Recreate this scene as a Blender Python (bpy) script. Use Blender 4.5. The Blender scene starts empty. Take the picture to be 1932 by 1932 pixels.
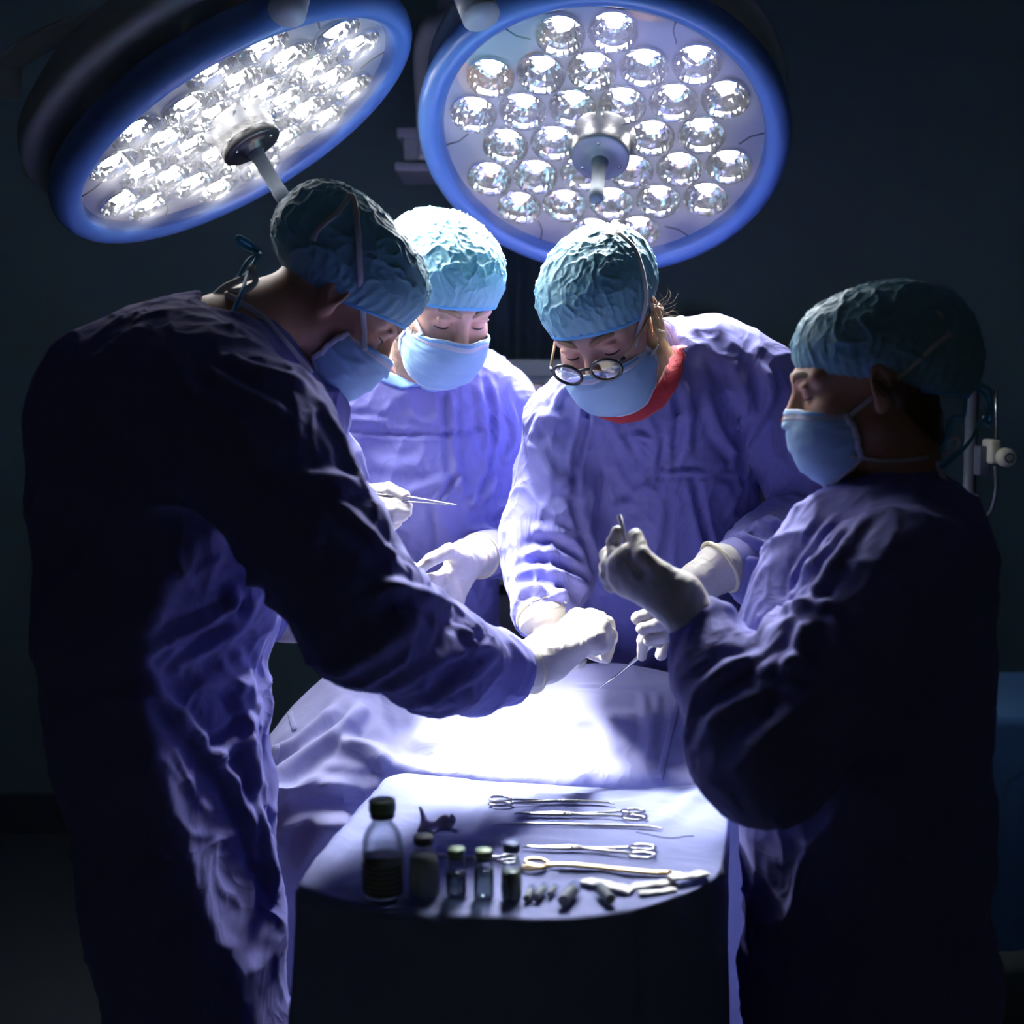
import bpy, bmesh, math, random
import numpy as np
from mathutils import Vector, Matrix
from mathutils.bvhtree import BVHTree

random.seed(4)
SC = bpy.context.scene
COL = SC.collection
V = Vector

# ------------------------------------------------------------------ camera, world, lights, exposure
FPX = 2600.0
PITCH = math.atan(276 / FPX)
CAMZ = 1.45
cam_d = bpy.data.cameras.new('camera')
cam = bpy.data.objects.new('camera', cam_d)
COL.objects.link(cam)
cam.location = (0, 0, CAMZ)
cam.rotation_euler = (math.pi / 2 - PITCH, 0, 0)
cam_d.sensor_width = 36
cam_d.lens = 36 * FPX / 1932
cam_d.clip_start = 0.05
cam_d.dof.use_dof = True
cam_d.dof.focus_distance = 2.12
cam_d.dof.aperture_fstop = 3.2
SC.camera = cam

world = bpy.data.worlds.new('world')
SC.world = world
world.use_nodes = True
world.node_tree.nodes['Background'].inputs[0].default_value = (1.0, 1.0, 0.80, 1)
world.node_tree.nodes['Background'].inputs[1].default_value = 0.013

SC.view_settings.view_transform = 'Standard'
SC.view_settings.look = 'None'
SC.view_settings.exposure = 0
SC.view_settings.gamma = 1
SC.view_settings.use_curve_mapping = False
SC.cycles.use_denoising = True
SC.cycles.max_bounces = 8
SC.cycles.diffuse_bounces = 5
SC.cycles.transparent_max_bounces = 12
SC.cycles.caustics_reflective = False
SC.cycles.caustics_refractive = False
SC.cycles.sample_clamp_indirect = 6

LAMP = {  # centre, normal of the two lamp heads
    'tilted': (V((-0.4585, 2.344, 1.856)), V((0.520, -0.120, -0.846)).normalized()),
    'facing': (V((0.1625, 2.533, 1.858)), V((-0.107, -0.623, -0.775)).normalized()),
}


def lamp_light(name, power, spread, size, off=0.075, color=(0.93, 0.96, 1.0)):
    c, n = LAMP[name]
    d = bpy.data.lights.new('lamp_light', 'AREA')
    d.shape = 'DISK'
    d.size = size
    d.energy = power
    d.spread = math.radians(spread)
    d.color = color
    o = bpy.data.objects.new('lamp_light', d)
    COL.objects.link(o)
    o.location = c + n * off
    o.rotation_euler = n.to_track_quat('-Z', 'Y').to_euler()
    o['kind'] = 'helper'
    return o


def lamp_beams(name, power, focus, cone, color=(0.95, 0.97, 1.0)):
    """the reflectors' beams meet at the focus, as in a real operating lamp"""
    c, n = LAMP[name]
    u = V((0, 0, 1)).cross(n).normalized()
    w = n.cross(u)
    for k in range(6):
        a = math.radians(60 * k + 20)
        p = c + n * 0.06 + (u * math.cos(a) + w * math.sin(a)) * 0.19
        d = bpy.data.lights.new('lamp_beam', 'SPOT')
        d.energy = power
        d.shadow_soft_size = 0.055
        d.spot_size = math.radians(cone)
        d.spot_blend = 1.0
        d.color = color
        o = bpy.data.objects.new('lamp_beam', d)
        COL.objects.link(o)
        o.location = p
        o.rotation_euler = (V(focus) - p).to_track_quat('-Z', 'Y').to_euler()
        o['kind'] = 'helper'


lamp_light('tilted', 5.0, 90, 0.50)
lamp_light('facing', 17.0, 64, 0.50)
lamp_beams('tilted', 165, (0.07, 2.00, 0.88), 28)
lamp_beams('facing', 100, (0.17, 2.12, 0.95), 26)


# ------------------------------------------------------------------ pixel -> place
def ray(px, py):
    x = (px - 966) / FPX
    y = -(py - 966) / FPX
    c, s = math.cos(PITCH), math.sin(PITCH)
    return V((x, c + y * s, -s + y * c))


def P(px, py, Y):
    r = ray(px, py)
    return V((0, 0, CAMZ)) + r * (Y / r.y)


TZ = 0.86


def T(px, py, dz=0.0):
    r = ray(px, py)
    return V((0, 0, CAMZ)) + r * ((TZ + dz - CAMZ) / r.z)


# ------------------------------------------------------------------ objects
def tag(o, label=None, cat=None, group=None, kind=None):
    if label: o['label'] = label
    if cat: o['category'] = cat
    if group: o['group'] = group
    if kind: o['kind'] = kind
    return o


def empty(name, loc=(0, 0, 0)):
    o = bpy.data.objects.new(name, None)
    COL.objects.link(o)
    o.location = loc
    o.empty_display_size = 0.05
    return o


def mesh_obj(name, verts, faces, mat, parent=None, smooth=True):
    me = bpy.data.meshes.new(name)
    if isinstance(verts, np.ndarray) and isinstance(faces, np.ndarray):
        n, m, k = len(verts), len(faces), faces.shape[1]
        me.vertices.add(n)
        me.vertices.foreach_set('co', verts.astype(np.float32).ravel())
        me.loops.add(m * k)
        me.loops.foreach_set('vertex_index', faces.astype(np.int32).ravel())
        me.polygons.add(m)
        me.polygons.foreach_set('loop_start', np.arange(0, m * k, k, dtype=np.int32))
        me.update(calc_edges=True)
        me.validate()
    else:
        me.from_pydata([tuple(v) for v in verts], [], [tuple(int(i) for i in f) for f in faces])
        me.update()
    if smooth:
        me.polygons.foreach_set('use_smooth', np.ones(len(me.polygons), dtype=bool))
    if mat: me.materials.append(mat)
    o = bpy.data.objects.new(name, me)
    COL.objects.link(o)
    if parent:
        o.parent = parent
        o.matrix_parent_inverse = parent_inv(parent)
    return o


def parent_inv(p):
    # meshes are written in place; an Empty sits at its thing's base without rotation
    return Matrix.Translation(-p.location) if p.type == 'EMPTY' else Matrix.Identity(4)


class MB:
    """collects shapes into one mesh"""
    def __init__(self):
        self.v, self.f = [], []

    def add(self, vs, fs):
        b = len(self.v)
        self.v += [tuple(v) for v in vs]
        self.f += [tuple(i + b for i in f) for f in fs]
        return self

    def box(self, c, s, rot=None, bev=0.0):
        bm = bmesh.new()
        bmesh.ops.create_cube(bm, size=1)
        for v in bm.verts:
            v.co = V((v.co.x * s[0], v.co.y * s[1], v.co.z * s[2]))
        if bev:
            bmesh.ops.bevel(bm, geom=bm.edges[:], offset=bev, segments=3, affect='EDGES', profile=0.6)
        if rot is not None:
            for v in bm.verts: v.co = rot @ v.co
        bm.verts.ensure_lookup_table()
        self.add([v.co + V(c) for v in bm.verts], [[v.index for v in f.verts] for f in bm.faces])
        bm.free()
        return self

    def tube(self, pts, r, n=10, cap=True, flat=None):
        """round tube; r number or list; flat=(normal fn or vector, thickness ratio) makes a ribbon"""
        pts = [V(p) for p in pts]
        rs = r if isinstance(r, (list, tuple)) else [r] * len(pts)
        vs, fs = [], []
        up = None
        for i, p in enumerate(pts):
            t = (pts[min(i + 1, len(pts) - 1)] - pts[max(i - 1, 0)])
            if t.length < 1e-9: t = V((0, 0, 1))
            t.normalize()
            if flat is not None:
                nrm = flat[0][i] if isinstance(flat[0], list) else flat[0]
                up = (V(nrm) - t * t.dot(V(nrm))).normalized()
            elif up is None:
                up = t.orthogonal().normalized()
            else:
                up = (up - t * t.dot(up)).normalized()
            s = t.cross(up)
            k = flat[1] if flat is not None else 1.0
            for j in range(n):
                a = 2 * math.pi * j / n
                vs.append(p + s * math.cos(a) * rs[i] + up * math.sin(a) * rs[i] * k)
        m = len(pts)
        for i in range(m - 1):
            for j in range(n):
                fs.append((i * n + j, i * n + (j + 1) % n, (i + 1) * n + (j + 1) % n, (i + 1) * n + j))
        if cap:
            fs.append(tuple(reversed(range(n))))
            fs.append(tuple(range((m - 1) * n, m * n)))
        return self.add(vs, fs)

    def lathe(self, prof, n=32, M=None, closed=False):
        """profile [(r,z)] around local z, placed by matrix M"""
        vs, fs = [], []
        for r, z in prof:
            for j in range(n):
                a = 2 * math.pi * j / n
                vs.append(V((r * math.cos(a), r * math.sin(a), z)))
        m = len(prof)
        for i in range(m - 1 if not closed else m):
            i2 = (i + 1) % m
            for j in range(n):
                fs.append((i * n + j, i * n + (j + 1) % n, i2 * n + (j + 1) % n, i2 * n + j))
        if M is not None: vs = [M @ v for v in vs]
        return self.add(vs, fs)

    def build(self, name, mat, parent=None, smooth=True):
        return mesh_obj(name, self.v, self.f, mat, parent, smooth)


def crom(pts, n=8, closed=False):
    """Catmull-Rom through points"""
    pts = [V(p) for p in pts]
    out = []
    m = len(pts)
    rng = range(m) if closed else range(m - 1)
    for i in rng:
        if closed:
            p0, p1, p2, p3 = pts[(i - 1) % m], pts[i], pts[(i + 1) % m], pts[(i + 2) % m]
        else:
            p0, p1, p2, p3 = pts[max(i - 1, 0)], pts[i], pts[i + 1], pts[min(i + 2, m - 1)]
        for k in range(n):
            t = k / n
            out.append(0.5 * ((2 * p1) + (p2 - p0) * t + (2 * p0 - 5 * p1 + 4 * p2 - p3) * t * t + (3 * p1 - p0 - 3 * p2 + p3) * t ** 3))
    if not closed: out.append(pts[-1])
    return out


# ------------------------------------------------------------------ materials
def mat(name, color, rough=0.6, metal=0.0, sheen=0.0, bump=0.0, bscale=200, bump2=0.0, b2scale=25, spec=0.5,
        emis=None, estr=0.0, trans=0.0, alpha=1.0, var=0.0, vscale=8, sss=0.0, transl=0.0, stretch=(1, 1, 1), crease=0.0, cscale=12):
    m = bpy.data.materials.new(name)
    m.use_nodes = True
    nt = m.node_tree
    b = nt.nodes['Principled BSDF']
    b.inputs['Base Color'].default_value = (*color, 1)
    b.inputs['Roughness'].default_value = rough
    b.inputs['Metallic'].default_value = metal
    b.inputs['Specular IOR Level'].default_value = spec
    b.inputs['Sheen Weight'].default_value = sheen
    b.inputs['Sheen Roughness'].default_value = 0.4
    b.inputs['Transmission Weight'].default_value = trans
    b.inputs['Alpha'].default_value = alpha
    if sss:
        b.inputs['Subsurface Weight'].default_value = sss
        b.inputs['Subsurface Radius'].default_value = (0.012, 0.005, 0.003)
        b.inputs['Subsurface Scale'].default_value = 0.6
    if emis:
        b.inputs['Emission Color'].default_value = (*emis, 1)
        b.inputs['Emission Strength'].default_value = estr
    tc = nt.nodes.new('ShaderNodeTexCoord')
    mp = nt.nodes.new('ShaderNodeMapping')
    mp.inputs['Scale'].default_value = stretch
    nt.links.new(tc.outputs['Object'], mp.inputs['Vector'])
    if var:
        n = nt.nodes.new('ShaderNodeTexNoise')
        n.inputs['Scale'].default_value = vscale
        n.inputs['Detail'].default_value = 6
        nt.links.new(mp.outputs[0], n.inputs['Vector'])
        r = nt.nodes.new('ShaderNodeMapRange')
        r.inputs[3].default_value = 1 - var
        r.inputs[4].default_value = 1 + var
        nt.links.new(n.outputs[0], r.inputs[0])
        mx = nt.nodes.new('ShaderNodeVectorMath')
        mx.operation = 'MULTIPLY'
        mx.inputs[0].default_value = color
        nt.links.new(r.outputs[0], mx.inputs[1])
        nt.links.new(mx.outputs[0], b.inputs['Base Color'])
    last = None
    for amt, sc, det in ((bump, bscale, 3), (bump2, b2scale, 6), (crease, cscale, -1)):
        if not amt: continue
        n = nt.nodes.new('ShaderNodeTexNoise')
        n.inputs['Scale'].default_value = sc
        n.inputs['Detail'].default_value = det if det > 0 else 2.5
        if det < 0:
            n.noise_type = 'RIDGED_MULTIFRACTAL'
            n.inputs['Roughness'].default_value = 0.55
            n.inputs['Offset'].default_value = 1.0
            n.inputs['Gain'].default_value = 2.0
        if sc < 100: n.inputs['Distortion'].default_value = 1.2
        nt.links.new(mp.outputs[0], n.inputs['Vector'])
        bn = nt.nodes.new('ShaderNodeBump')
        bn.inputs['Strength'].default_value = amt
        bn.inputs['Distance'].default_value = (0.12 / sc if det < 0 else 0.01) if sc < 100 else 0.001
        nt.links.new(n.outputs[0], bn.inputs['Height'])
        if last: nt.links.new(last.outputs[0], bn.inputs['Normal'])
        last = bn
    if last: nt.links.new(last.outputs[0], b.inputs['Normal'])
    if transl:
        tl = nt.nodes.new('ShaderNodeBsdfTranslucent')
        tl.inputs['Color'].default_value = (*color, 1)
        ms = nt.nodes.new('ShaderNodeMixShader')
        ms.inputs[0].default_value = transl
        nt.links.new(b.outputs[0], ms.inputs[1])
        nt.links.new(tl.outputs[0], ms.inputs[2])
        nt.links.new(ms.outputs[0], nt.nodes['Material Output'].inputs['Surface'])
    return m


def clear_mat(name, tint=(1, 1, 1), gloss=0.08, rough=0.03, milk=0.0):
    """thin clear pane: see-through with a fresnel reflection"""
    m = bpy.data.materials.new(name)
    m.use_nodes = True
    nt = m.node_tree
    nt.nodes.remove(nt.nodes['Principled BSDF'])
    t = nt.nodes.new('ShaderNodeBsdfTransparent')
    t.inputs[0].default_value = (*tint, 1)
    g = nt.nodes.new('ShaderNodeBsdfGlossy')
    g.inputs['Roughness'].default_value = rough
    lw = nt.nodes.new('ShaderNodeLayerWeight')
    lw.inputs[0].default_value = 0.25
    ma = nt.nodes.new('ShaderNodeMath')
    ma.operation = 'MULTIPLY_ADD'
    ma.inputs[1].default_value = 0.6
    ma.inputs[2].default_value = gloss
    nt.links.new(lw.outputs['Fresnel'], ma.inputs[0])
    ms = nt.nodes.new('ShaderNodeMixShader')
    nt.links.new(ma.outputs[0], ms.inputs[0])
    nt.links.new(t.outputs[0], ms.inputs[1])
    nt.links.new(g.outputs[0], ms.inputs[2])
    last = ms
    if milk:
        tl = nt.nodes.new('ShaderNodeBsdfTranslucent')
        tl.inputs['Color'].default_value = (0.9, 0.93, 1.0, 1)
        m2 = nt.nodes.new('ShaderNodeMixShader')
        m2.inputs[0].default_value = milk
        nt.links.new(ms.outputs[0], m2.inputs[1])
        nt.links.new(tl.outputs[0], m2.inputs[2])
        last = m2
    nt.links.new(last.outputs[0], nt.nodes['Material Output'].inputs['Surface'])
    return m


GOWN = mat('gown_cloth', (0.165, 0.165, 0.42), 0.85, sheen=0.03, spec=0.25, bump=0.25, bscale=900, crease=0.22, cscale=10, var=0.06, stretch=(1, 1, 0.7))
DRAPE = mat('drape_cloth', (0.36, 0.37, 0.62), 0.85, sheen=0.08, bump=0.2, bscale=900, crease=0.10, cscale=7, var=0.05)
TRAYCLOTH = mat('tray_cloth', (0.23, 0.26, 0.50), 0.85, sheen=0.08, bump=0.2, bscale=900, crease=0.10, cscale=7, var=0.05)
CUFF = mat('knit_cuff', (0.27, 0.26, 0.55), 0.9, bump=0.5, bscale=600)
CAP = mat('cap_cloth', (0.23, 0.50, 0.62), 0.55, sheen=0.1, bump=0.2, bscale=700, crease=0.16, cscale=22, var=0.08, transl=0.15)
HEM = mat('cap_hem', (0.14, 0.46, 0.80), 0.6, bump=0.2, bscale=500)
MASK = mat('mask_cloth', (0.42, 0.66, 0.90), 0.7, bump=0.1, bscale=700, bump2=0.15, b2scale=30, transl=0.2)
MASKW = mat('mask_white', (0.74, 0.76, 0.86), 0.7, bump=0.2, bscale=500, transl=0.15)
TIEB = mat('tie_blue', (0.10, 0.45, 0.68), 0.6, bump=0.2, bscale=500)
TIEW = mat('tie_white', (0.68, 0.66, 0.66), 0.7)
RED = mat('red_collar', (0.36, 0.02, 0.035), 0.8, sheen=0.2, bump=0.3, bscale=700, bump2=0.3, b2scale=40)
BLUEC = mat('blue_collar', (0.24, 0.42, 0.80), 0.8, bump=0.2, bscale=600)
SKIN = mat('skin', (0.66, 0.38, 0.29), 0.5, sss=0.15, bump=0.15, bscale=500, bump2=0.05, b2scale=60, var=0.06, vscale=30)
SKIN2 = mat('skin_tan', (0.50, 0.27, 0.17), 0.5, sss=0.12, bump=0.2, bscale=500, var=0.08, vscale=30)
LASH = mat('lash', (0.03, 0.018, 0.012), 0.6)
BROW = mat('brow_hair', (0.17, 0.10, 0.06), 0.7)
BLOND = mat('blond_hair', (0.85, 0.68, 0.42), 0.5)
GREYH = mat('grey_hair', (0.48, 0.40, 0.30), 0.6)
GLOVE = mat('latex_glove', (0.64, 0.60, 0.54), 0.45, sss=0.1, bump=0.1, bscale=300, bump2=0.12, b2scale=45)
GRIM = mat('glove_rim', (0.80, 0.72, 0.48), 0.5)
TROUS = mat('scrub_trousers', (0.10, 0.12, 0.38), 0.85)
LAMPW = mat('lamp_white', (0.62, 0.64, 0.68), 0.35)
LAMPG = mat('lamp_housing', (0.50, 0.54, 0.57), 0.45)
ARMG = mat('arm_paint', (0.74, 0.76, 0.79), 0.4)
RINGB = mat('ring_blue', (0.13, 0.27, 0.66), 0.28)
MIRROR = mat('reflector', (0.78, 0.80, 0.83), 0.06, metal=1.0)
LED = mat('led', (1, 1, 1), 0.5, emis=(1.0, 0.97, 0.94), estr=26)
STEEL = mat('steel', (0.62, 0.61, 0.60), 0.25, metal=1.0)
GOLD = mat('gold_steel', (0.75, 0.58, 0.32), 0.28, metal=1.0)
BRUSH = mat('brushed_hub', (0.72, 0.71, 0.69), 0.3, metal=1.0, bump=0.2, bscale=80, stretch=(1, 1, 8))
BLACKP = mat('black_plastic', (0.015, 0.016, 0.018), 0.35)
DGREY = mat('dark_grey_plastic', (0.10, 0.115, 0.14), 0.4)
GRIPM = mat('grip_rubber', (0.05, 0.06, 0.075), 0.8, spec=0.2)
PANE = clear_mat('clear_pane', milk=0.10)
LENSG = clear_mat('spectacle_lens', (0.88, 0.88, 0.95), 0.03)
BGLASS = clear_mat('bottle_glass', (0.86, 0.90, 0.92), 0.10)
LIQ = mat('bottle_liquid', (0.30, 0.34, 0.34), 0.2)
LIQP = mat('pale_powder', (0.62, 0.63, 0.58), 0.7, transl=0.6)
LIQG = clear_mat('grey_liquid', (0.55, 0.60, 0.60), 0.03)
CAPG = mat('green_cap', (0.22, 0.32, 0.20), 0.5)
CAPD = mat('dark_stopper', (0.07, 0.08, 0.10), 0.6)
CAPB = mat('blue_cap', (0.09, 0.14, 0.32), 0.5)
PAPER = mat('packet_paper', (0.80, 0.78, 0.76), 0.6, bump2=0.2, b2scale=40)
GAUZE = mat('gauze', (0.70, 0.68, 0.74), 0.9, bump=0.6, bscale=300)
WALLM = mat('wall_paint', (0.24, 0.38, 0.36), 0.7, bump=0.05, bscale=60)
FLOORM = mat('floor_vinyl', (0.16, 0.19, 0.20), 0.4, var=0.1)
CEILM = mat('ceiling_paint', (0.5, 0.52, 0.52), 0.8)
MACH = mat('machine_grey', (0.42, 0.50, 0.47), 0.5)
DARKM = mat('machine_dark', (0.03, 0.04, 0.045), 0.4)
SCREEN = mat('screen_glass', (0.006, 0.012, 0.010), 0.15)
GREENL = mat('green_light', (0.0, 0.3, 0.05), 0.4, emis=(0.02, 0.8, 0.15), estr=0.9)
CREAM = mat('cream_plastic', (0.58, 0.58, 0.42), 0.5)
BDRAPE = mat('blue_drape', (0.08, 0.22, 0.45), 0.85, bump2=0.4, b2scale=15)


# ------------------------------------------------------------------ numpy noise and implicit surfaces
_rs = np.random.RandomState(7)
_perm = _rs.permutation(256)
_perm = np.concatenate([_perm, _perm, _perm])
_gr = _rs.normal(size=(256, 3))
_gr /= np.linalg.norm(_gr, axis=1)[:, None]


def noise3(p):
    i = np.floor(p).astype(np.int64)
    f = p - i
    u = f * f * f * (f * (f * 6 - 15) + 10)
    i &= 255
    out = 0
    for dx in (0, 1):
        for dy in (0, 1):
            for dz in (0, 1):
                h = _perm[_perm[_perm[i[:, 0] + dx] + i[:, 1] + dy] + i[:, 2] + dz]
                g = _gr[h]
                d = f - np.array([dx, dy, dz])
                w = (u[:, 0] if dx else 1 - u[:, 0]) * (u[:, 1] if dy else 1 - u[:, 1]) * (u[:, 2] if dz else 1 - u[:, 2])
                out = out + w * (g * d).sum(1)
    return out


def fbm(p, o=3):
    s, a = 0, 1.0
    for k in range(o):
        s = s + a * noise3(p * 2 ** k + 17.3 * k)
        a *= 0.5
    return s


def ridged(p, sharp=3.0):
    """thin sharp crests"""
    q = p + 0.5 * np.stack([noise3(p * 0.7 + 5), noise3(p * 0.7 + 31), noise3(p * 0.7 + 77)], 1)
    return np.clip(1 - np.abs(noise3(q)) * 2.6, 0, 1) ** sharp


class SDF:
    def __init__(self, h):
        self.h = h
        self.pr = []          # (fn, lo, hi, k, op)

    def cone(self, a, ra, b, rb, k=0.02, op='+', flat=None):
        a, b = np.array(a, float), np.array(b, float)
        ab = b - a
        L2 = max(ab @ ab, 1e-12)
        R = max(ra, rb)
        fl = None
        if flat is not None:
            fl = (np.array(flat[0], float) / np.linalg.norm(flat[0]), flat[1])
            R = R * max(1.0, flat[1])

        def fn(p):
            t = np.clip(((p - a) @ ab) / L2, 0, 1)
            q = p - a - t[:, None] * ab
            if fl is not None:
                q = q + np.outer(q @ fl[0], fl[0]) * (1 / fl[1] - 1)
            return np.sqrt((q * q).sum(1)) - (ra + (rb - ra) * t)
        self.pr.append((fn, np.minimum(a, b) - R, np.maximum(a, b) + R, k, op))
        return self

    def chain(self, pts, k=0.02, flat=None, op='+'):
        for (a, ra), (b, rb) in zip(pts[:-1], pts[1:]):
            self.cone(a, ra, b, rb, k, op, flat)
        return self

    def ell(self, c, r, k=0.02, op='+', R=None, pw=2.0):
        c, r = np.array(c, float), np.array(r, float)
        M = np.eye(3) if R is None else np.array(R)   # columns: axes

        def fn(p):
            q = (p - c) @ M / r
            if pw == 2.0:
                k0 = np.sqrt((q * q).sum(1)) + 1e-9
            else:
                k0 = (np.abs(q) ** pw).sum(1) ** (1 / pw) + 1e-9
            k1 = np.sqrt(((q / r) ** 2).sum(1)) + 1e-9
            return k0 * (k0 - 1) / k1
        rr = np.full(3, r.max()) if R is not None else r
        self.pr.append((fn, c - rr, c + rr, k, op))
        return self

    def plane(self, c, n, k=0.004):
        """keep the side the normal points away from"""
        c, n = np.array(c, float), np.array(n, float)
        n = n / np.linalg.norm(n)
        self.pr.append((lambda p: (p - c) @ n, None, None, k, '&'))
        return self

    def eval_pts(self, p):
        d = np.full(len(p), 1.0)
        for fn, lo, hi, k, op in self.pr:
            d = self._mix(d, fn(p), k, op)
        return d

    @staticmethod
    def _mix(d, e, k, op):
        k = max(k, 1e-5)
        if op == '+':
            h = np.clip(0.5 + 0.5 * (d - e) / k, 0, 1)
            return d + (e - d) * h - k * h * (1 - h)
        if op == '-': e = -e
        h = np.clip(0.5 - 0.5 * (d - e) / k, 0, 1)
        return d + (e - d) * h + k * h * (1 - h)

    def mesh(self):
        h = self.h
        los = np.min([p[1] for p in self.pr if p[1] is not None and p[4] == '+'], 0) - 4 * h
        his = np.max([p[2] for p in self.pr if p[1] is not None and p[4] == '+'], 0) + 4 * h
        n = np.ceil((his - los) / h).astype(int) + 1
        ax = [los[i] + h * np.arange(n[i]) for i in range(3)]
        D = np.full(n, 1.0)
        for fn, lo, hi, k, op in self.pr:
            if lo is None:
                i0, i1 = np.zeros(3, int), n
            else:
                mg = k + 3 * h + 0.004
                i0 = np.clip(np.floor((lo - mg - los) / h).astype(int), 0, n)
                i1 = np.clip(np.ceil((hi + mg - los) / h).astype(int) + 1, 0, n)
            if (i1 <= i0).any(): continue
            g = np.stack(np.meshgrid(*[ax[i][i0[i]:i1[i]] for i in range(3)], indexing='ij'), -1)
            e = fn(g.reshape(-1, 3)).reshape(g.shape[:3])
            sl = tuple(slice(i0[i], i1[i]) for i in range(3))
            D[sl] = self._mix(D[sl], e, k, op)
        return surface_nets(D, los, h)


def surface_nets(D, lo, h):
    S = D < 0
    n = np.array(D.shape)
    c = [S[dx:n[0] - 1 + dx, dy:n[1] - 1 + dy, dz:n[2] - 1 + dz] for dx in (0, 1) for dy in (0, 1) for dz in (0, 1)]
    cnt = sum(x.astype(np.int8) for x in c)
    act = (cnt > 0) & (cnt < 8)
    idx = -np.ones(act.shape, dtype=np.int64)
    cells = np.argwhere(act)
    idx[act] = np.arange(len(cells))
    offs = np.array([[dx, dy, dz] for dx in (0, 1) for dy in (0, 1) for dz in (0, 1)])
    vals = np.stack([D[cells[:, 0] + o[0], cells[:, 1] + o[1], cells[:, 2] + o[2]] for o in offs], 1)
    acc = np.zeros((len(cells), 3))
    num = np.zeros(len(cells))
    for i in range(8):
        for ax in range(3):
            if offs[i][ax]: continue
            j = i + (4, 2, 1)[ax]
            a, b = vals[:, i], vals[:, j]
            m = (a < 0) != (b < 0)
            t = np.where(m, a / np.where(np.abs(a - b) < 1e-12, 1, a - b), 0)
            pt = offs[i] + np.zeros((len(cells), 3))
            pt[:, ax] += t
            acc[m] += pt[m]
            num[m] += 1
    verts = lo + h * (cells + acc / np.maximum(num, 1)[:, None])
    quads = []
    for ax in range(3):
        o1, o2 = [(1, 2), (2, 0), (0, 1)][ax]
        sl = [slice(1, -1)] * 3
        sl[ax] = slice(0, -1)
        s2 = list(sl)
        s2[ax] = slice(1, None)
        A, B = S[tuple(sl)], S[tuple(s2)]
        for flip in (0, 1):
            m = (A & ~B) if not flip else (~A & B)
            e = np.argwhere(m)
            if not len(e): continue
            e = e + 1
            e[:, ax] -= 1
            d1, d2 = np.zeros(3, int), np.zeros(3, int)
            d1[o1] = 1
            d2[o2] = 1
            q = [e - d1 - d2, e - d2, e, e - d1]
            q = np.stack([idx[x[:, 0], x[:, 1], x[:, 2]] for x in q], 1)
            if flip: q = q[:, ::-1]
            quads.append(q)
    q = np.concatenate(quads)
    q = q[(q >= 0).all(1)]
    return verts, q


def normals(v, f):
    a = v[f[:, 2]] - v[f[:, 0]]
    b = v[f[:, 3]] - v[f[:, 1]]
    n = np.cross(a, b)
    out = np.zeros_like(v)
    for k in range(4):
        np.add.at(out, f[:, k], n)
    return out / (np.linalg.norm(out, axis=1)[:, None] + 1e-12)


def smooth_mesh(v, f, it=1, lam=0.5):
    e = np.concatenate([f[:, [0, 1]], f[:, [1, 2]], f[:, [2, 3]], f[:, [3, 0]]])
    e = np.concatenate([e, e[:, ::-1]])
    for _ in range(it):
        s = np.zeros_like(v)
        c = np.zeros(len(v))
        np.add.at(s, e[:, 0], v[e[:, 1]])
        np.add.at(c, e[:, 0], 1)
        v = v + lam * (s / np.maximum(c, 1)[:, None] - v)
    return v


def poly_dist(v, pts):
    d = np.full(len(v), 9.0)
    tt = np.zeros(len(v))
    n = len(pts) - 1
    for i in range(n):
        a, b = np.array(pts[i]), np.array(pts[i + 1])
        ab = b - a
        t = np.clip((v - a) @ ab / max(ab @ ab, 1e-12), 0, 1)
        q = np.linalg.norm(v - a - t[:, None] * ab, axis=1)
        m = q < d
        d[m] = q[m]
        tt[m] = (i + t[m]) / n
    return d, tt


def bvh_of(v, f):
    return BVHTree.FromPolygons([V(x) for x in v.tolist()], f.tolist())


def hit(bvh, px, py, off=0.0, Y=None):
    o = V((0, 0, CAMZ))
    d = ray(px, py).normalized()
    loc, nrm, i, dist = bvh.ray_cast(o, d)
    if loc is None:
        return None if Y is None else P(px, py, Y)
    return loc + (nrm if nrm.dot(d) < 0 else -nrm) * off


def folds(v, f, strokes, n=None):
    """cloth folds: strokes = (pixel points on the cloth, width m, height m); the line is laid on the surface first"""
    if n is None: n = normals(v, f)
    bvh = bvh_of(v, f)
    disp = np.zeros(len(v))
    for pts, w, a in strokes:
        line = []
        for x, y in pts:
            h = hit(bvh, x, y)
            if h is not None: line.append(h)
        if len(line) < 2: continue
        line = [np.array(q) for q in crom(line, 5)]
        d, t = poly_dist(v, line)
        tp = np.minimum(1, np.minimum(t, 1 - t) * 5 + 0.25)
        disp += a * tp * np.exp(-(d / w) ** 2)
        disp -= 0.45 * a * tp * np.exp(-((d - 1.7 * w) / (0.9 * w)) ** 2)
    return v + n * disp[:, None]


# ------------------------------------------------------------------ the room
def struct(name, mb, m, smooth=False):
    o = mb.build(name, m, None, smooth)
    o['kind'] = 'structure'
    return o


struct('floor', MB().box((0, 1.6, -0.05), (5.2, 5.2, 0.1)), FLOORM)
struct('wall_back', MB().box((0, 4.25, 1.45), (5.2, 0.1, 3.0)), WALLM)
struct('wall_left', MB().box((-2.65, 1.6, 1.45), (0.1, 5.2, 3.0)), WALLM)
struct('wall_right', MB().box((2.65, 1.6, 1.45), (0.1, 5.2, 3.0)), WALLM)
struct('ceiling', MB().box((0, 1.6, 3.0), (5.2, 5.2, 0.1)), CEILM)
struct('baseboard_back', MB().box((0, 4.19, 0.06), (5.2, 0.02, 0.12), bev=0.004), DGREY)


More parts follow.
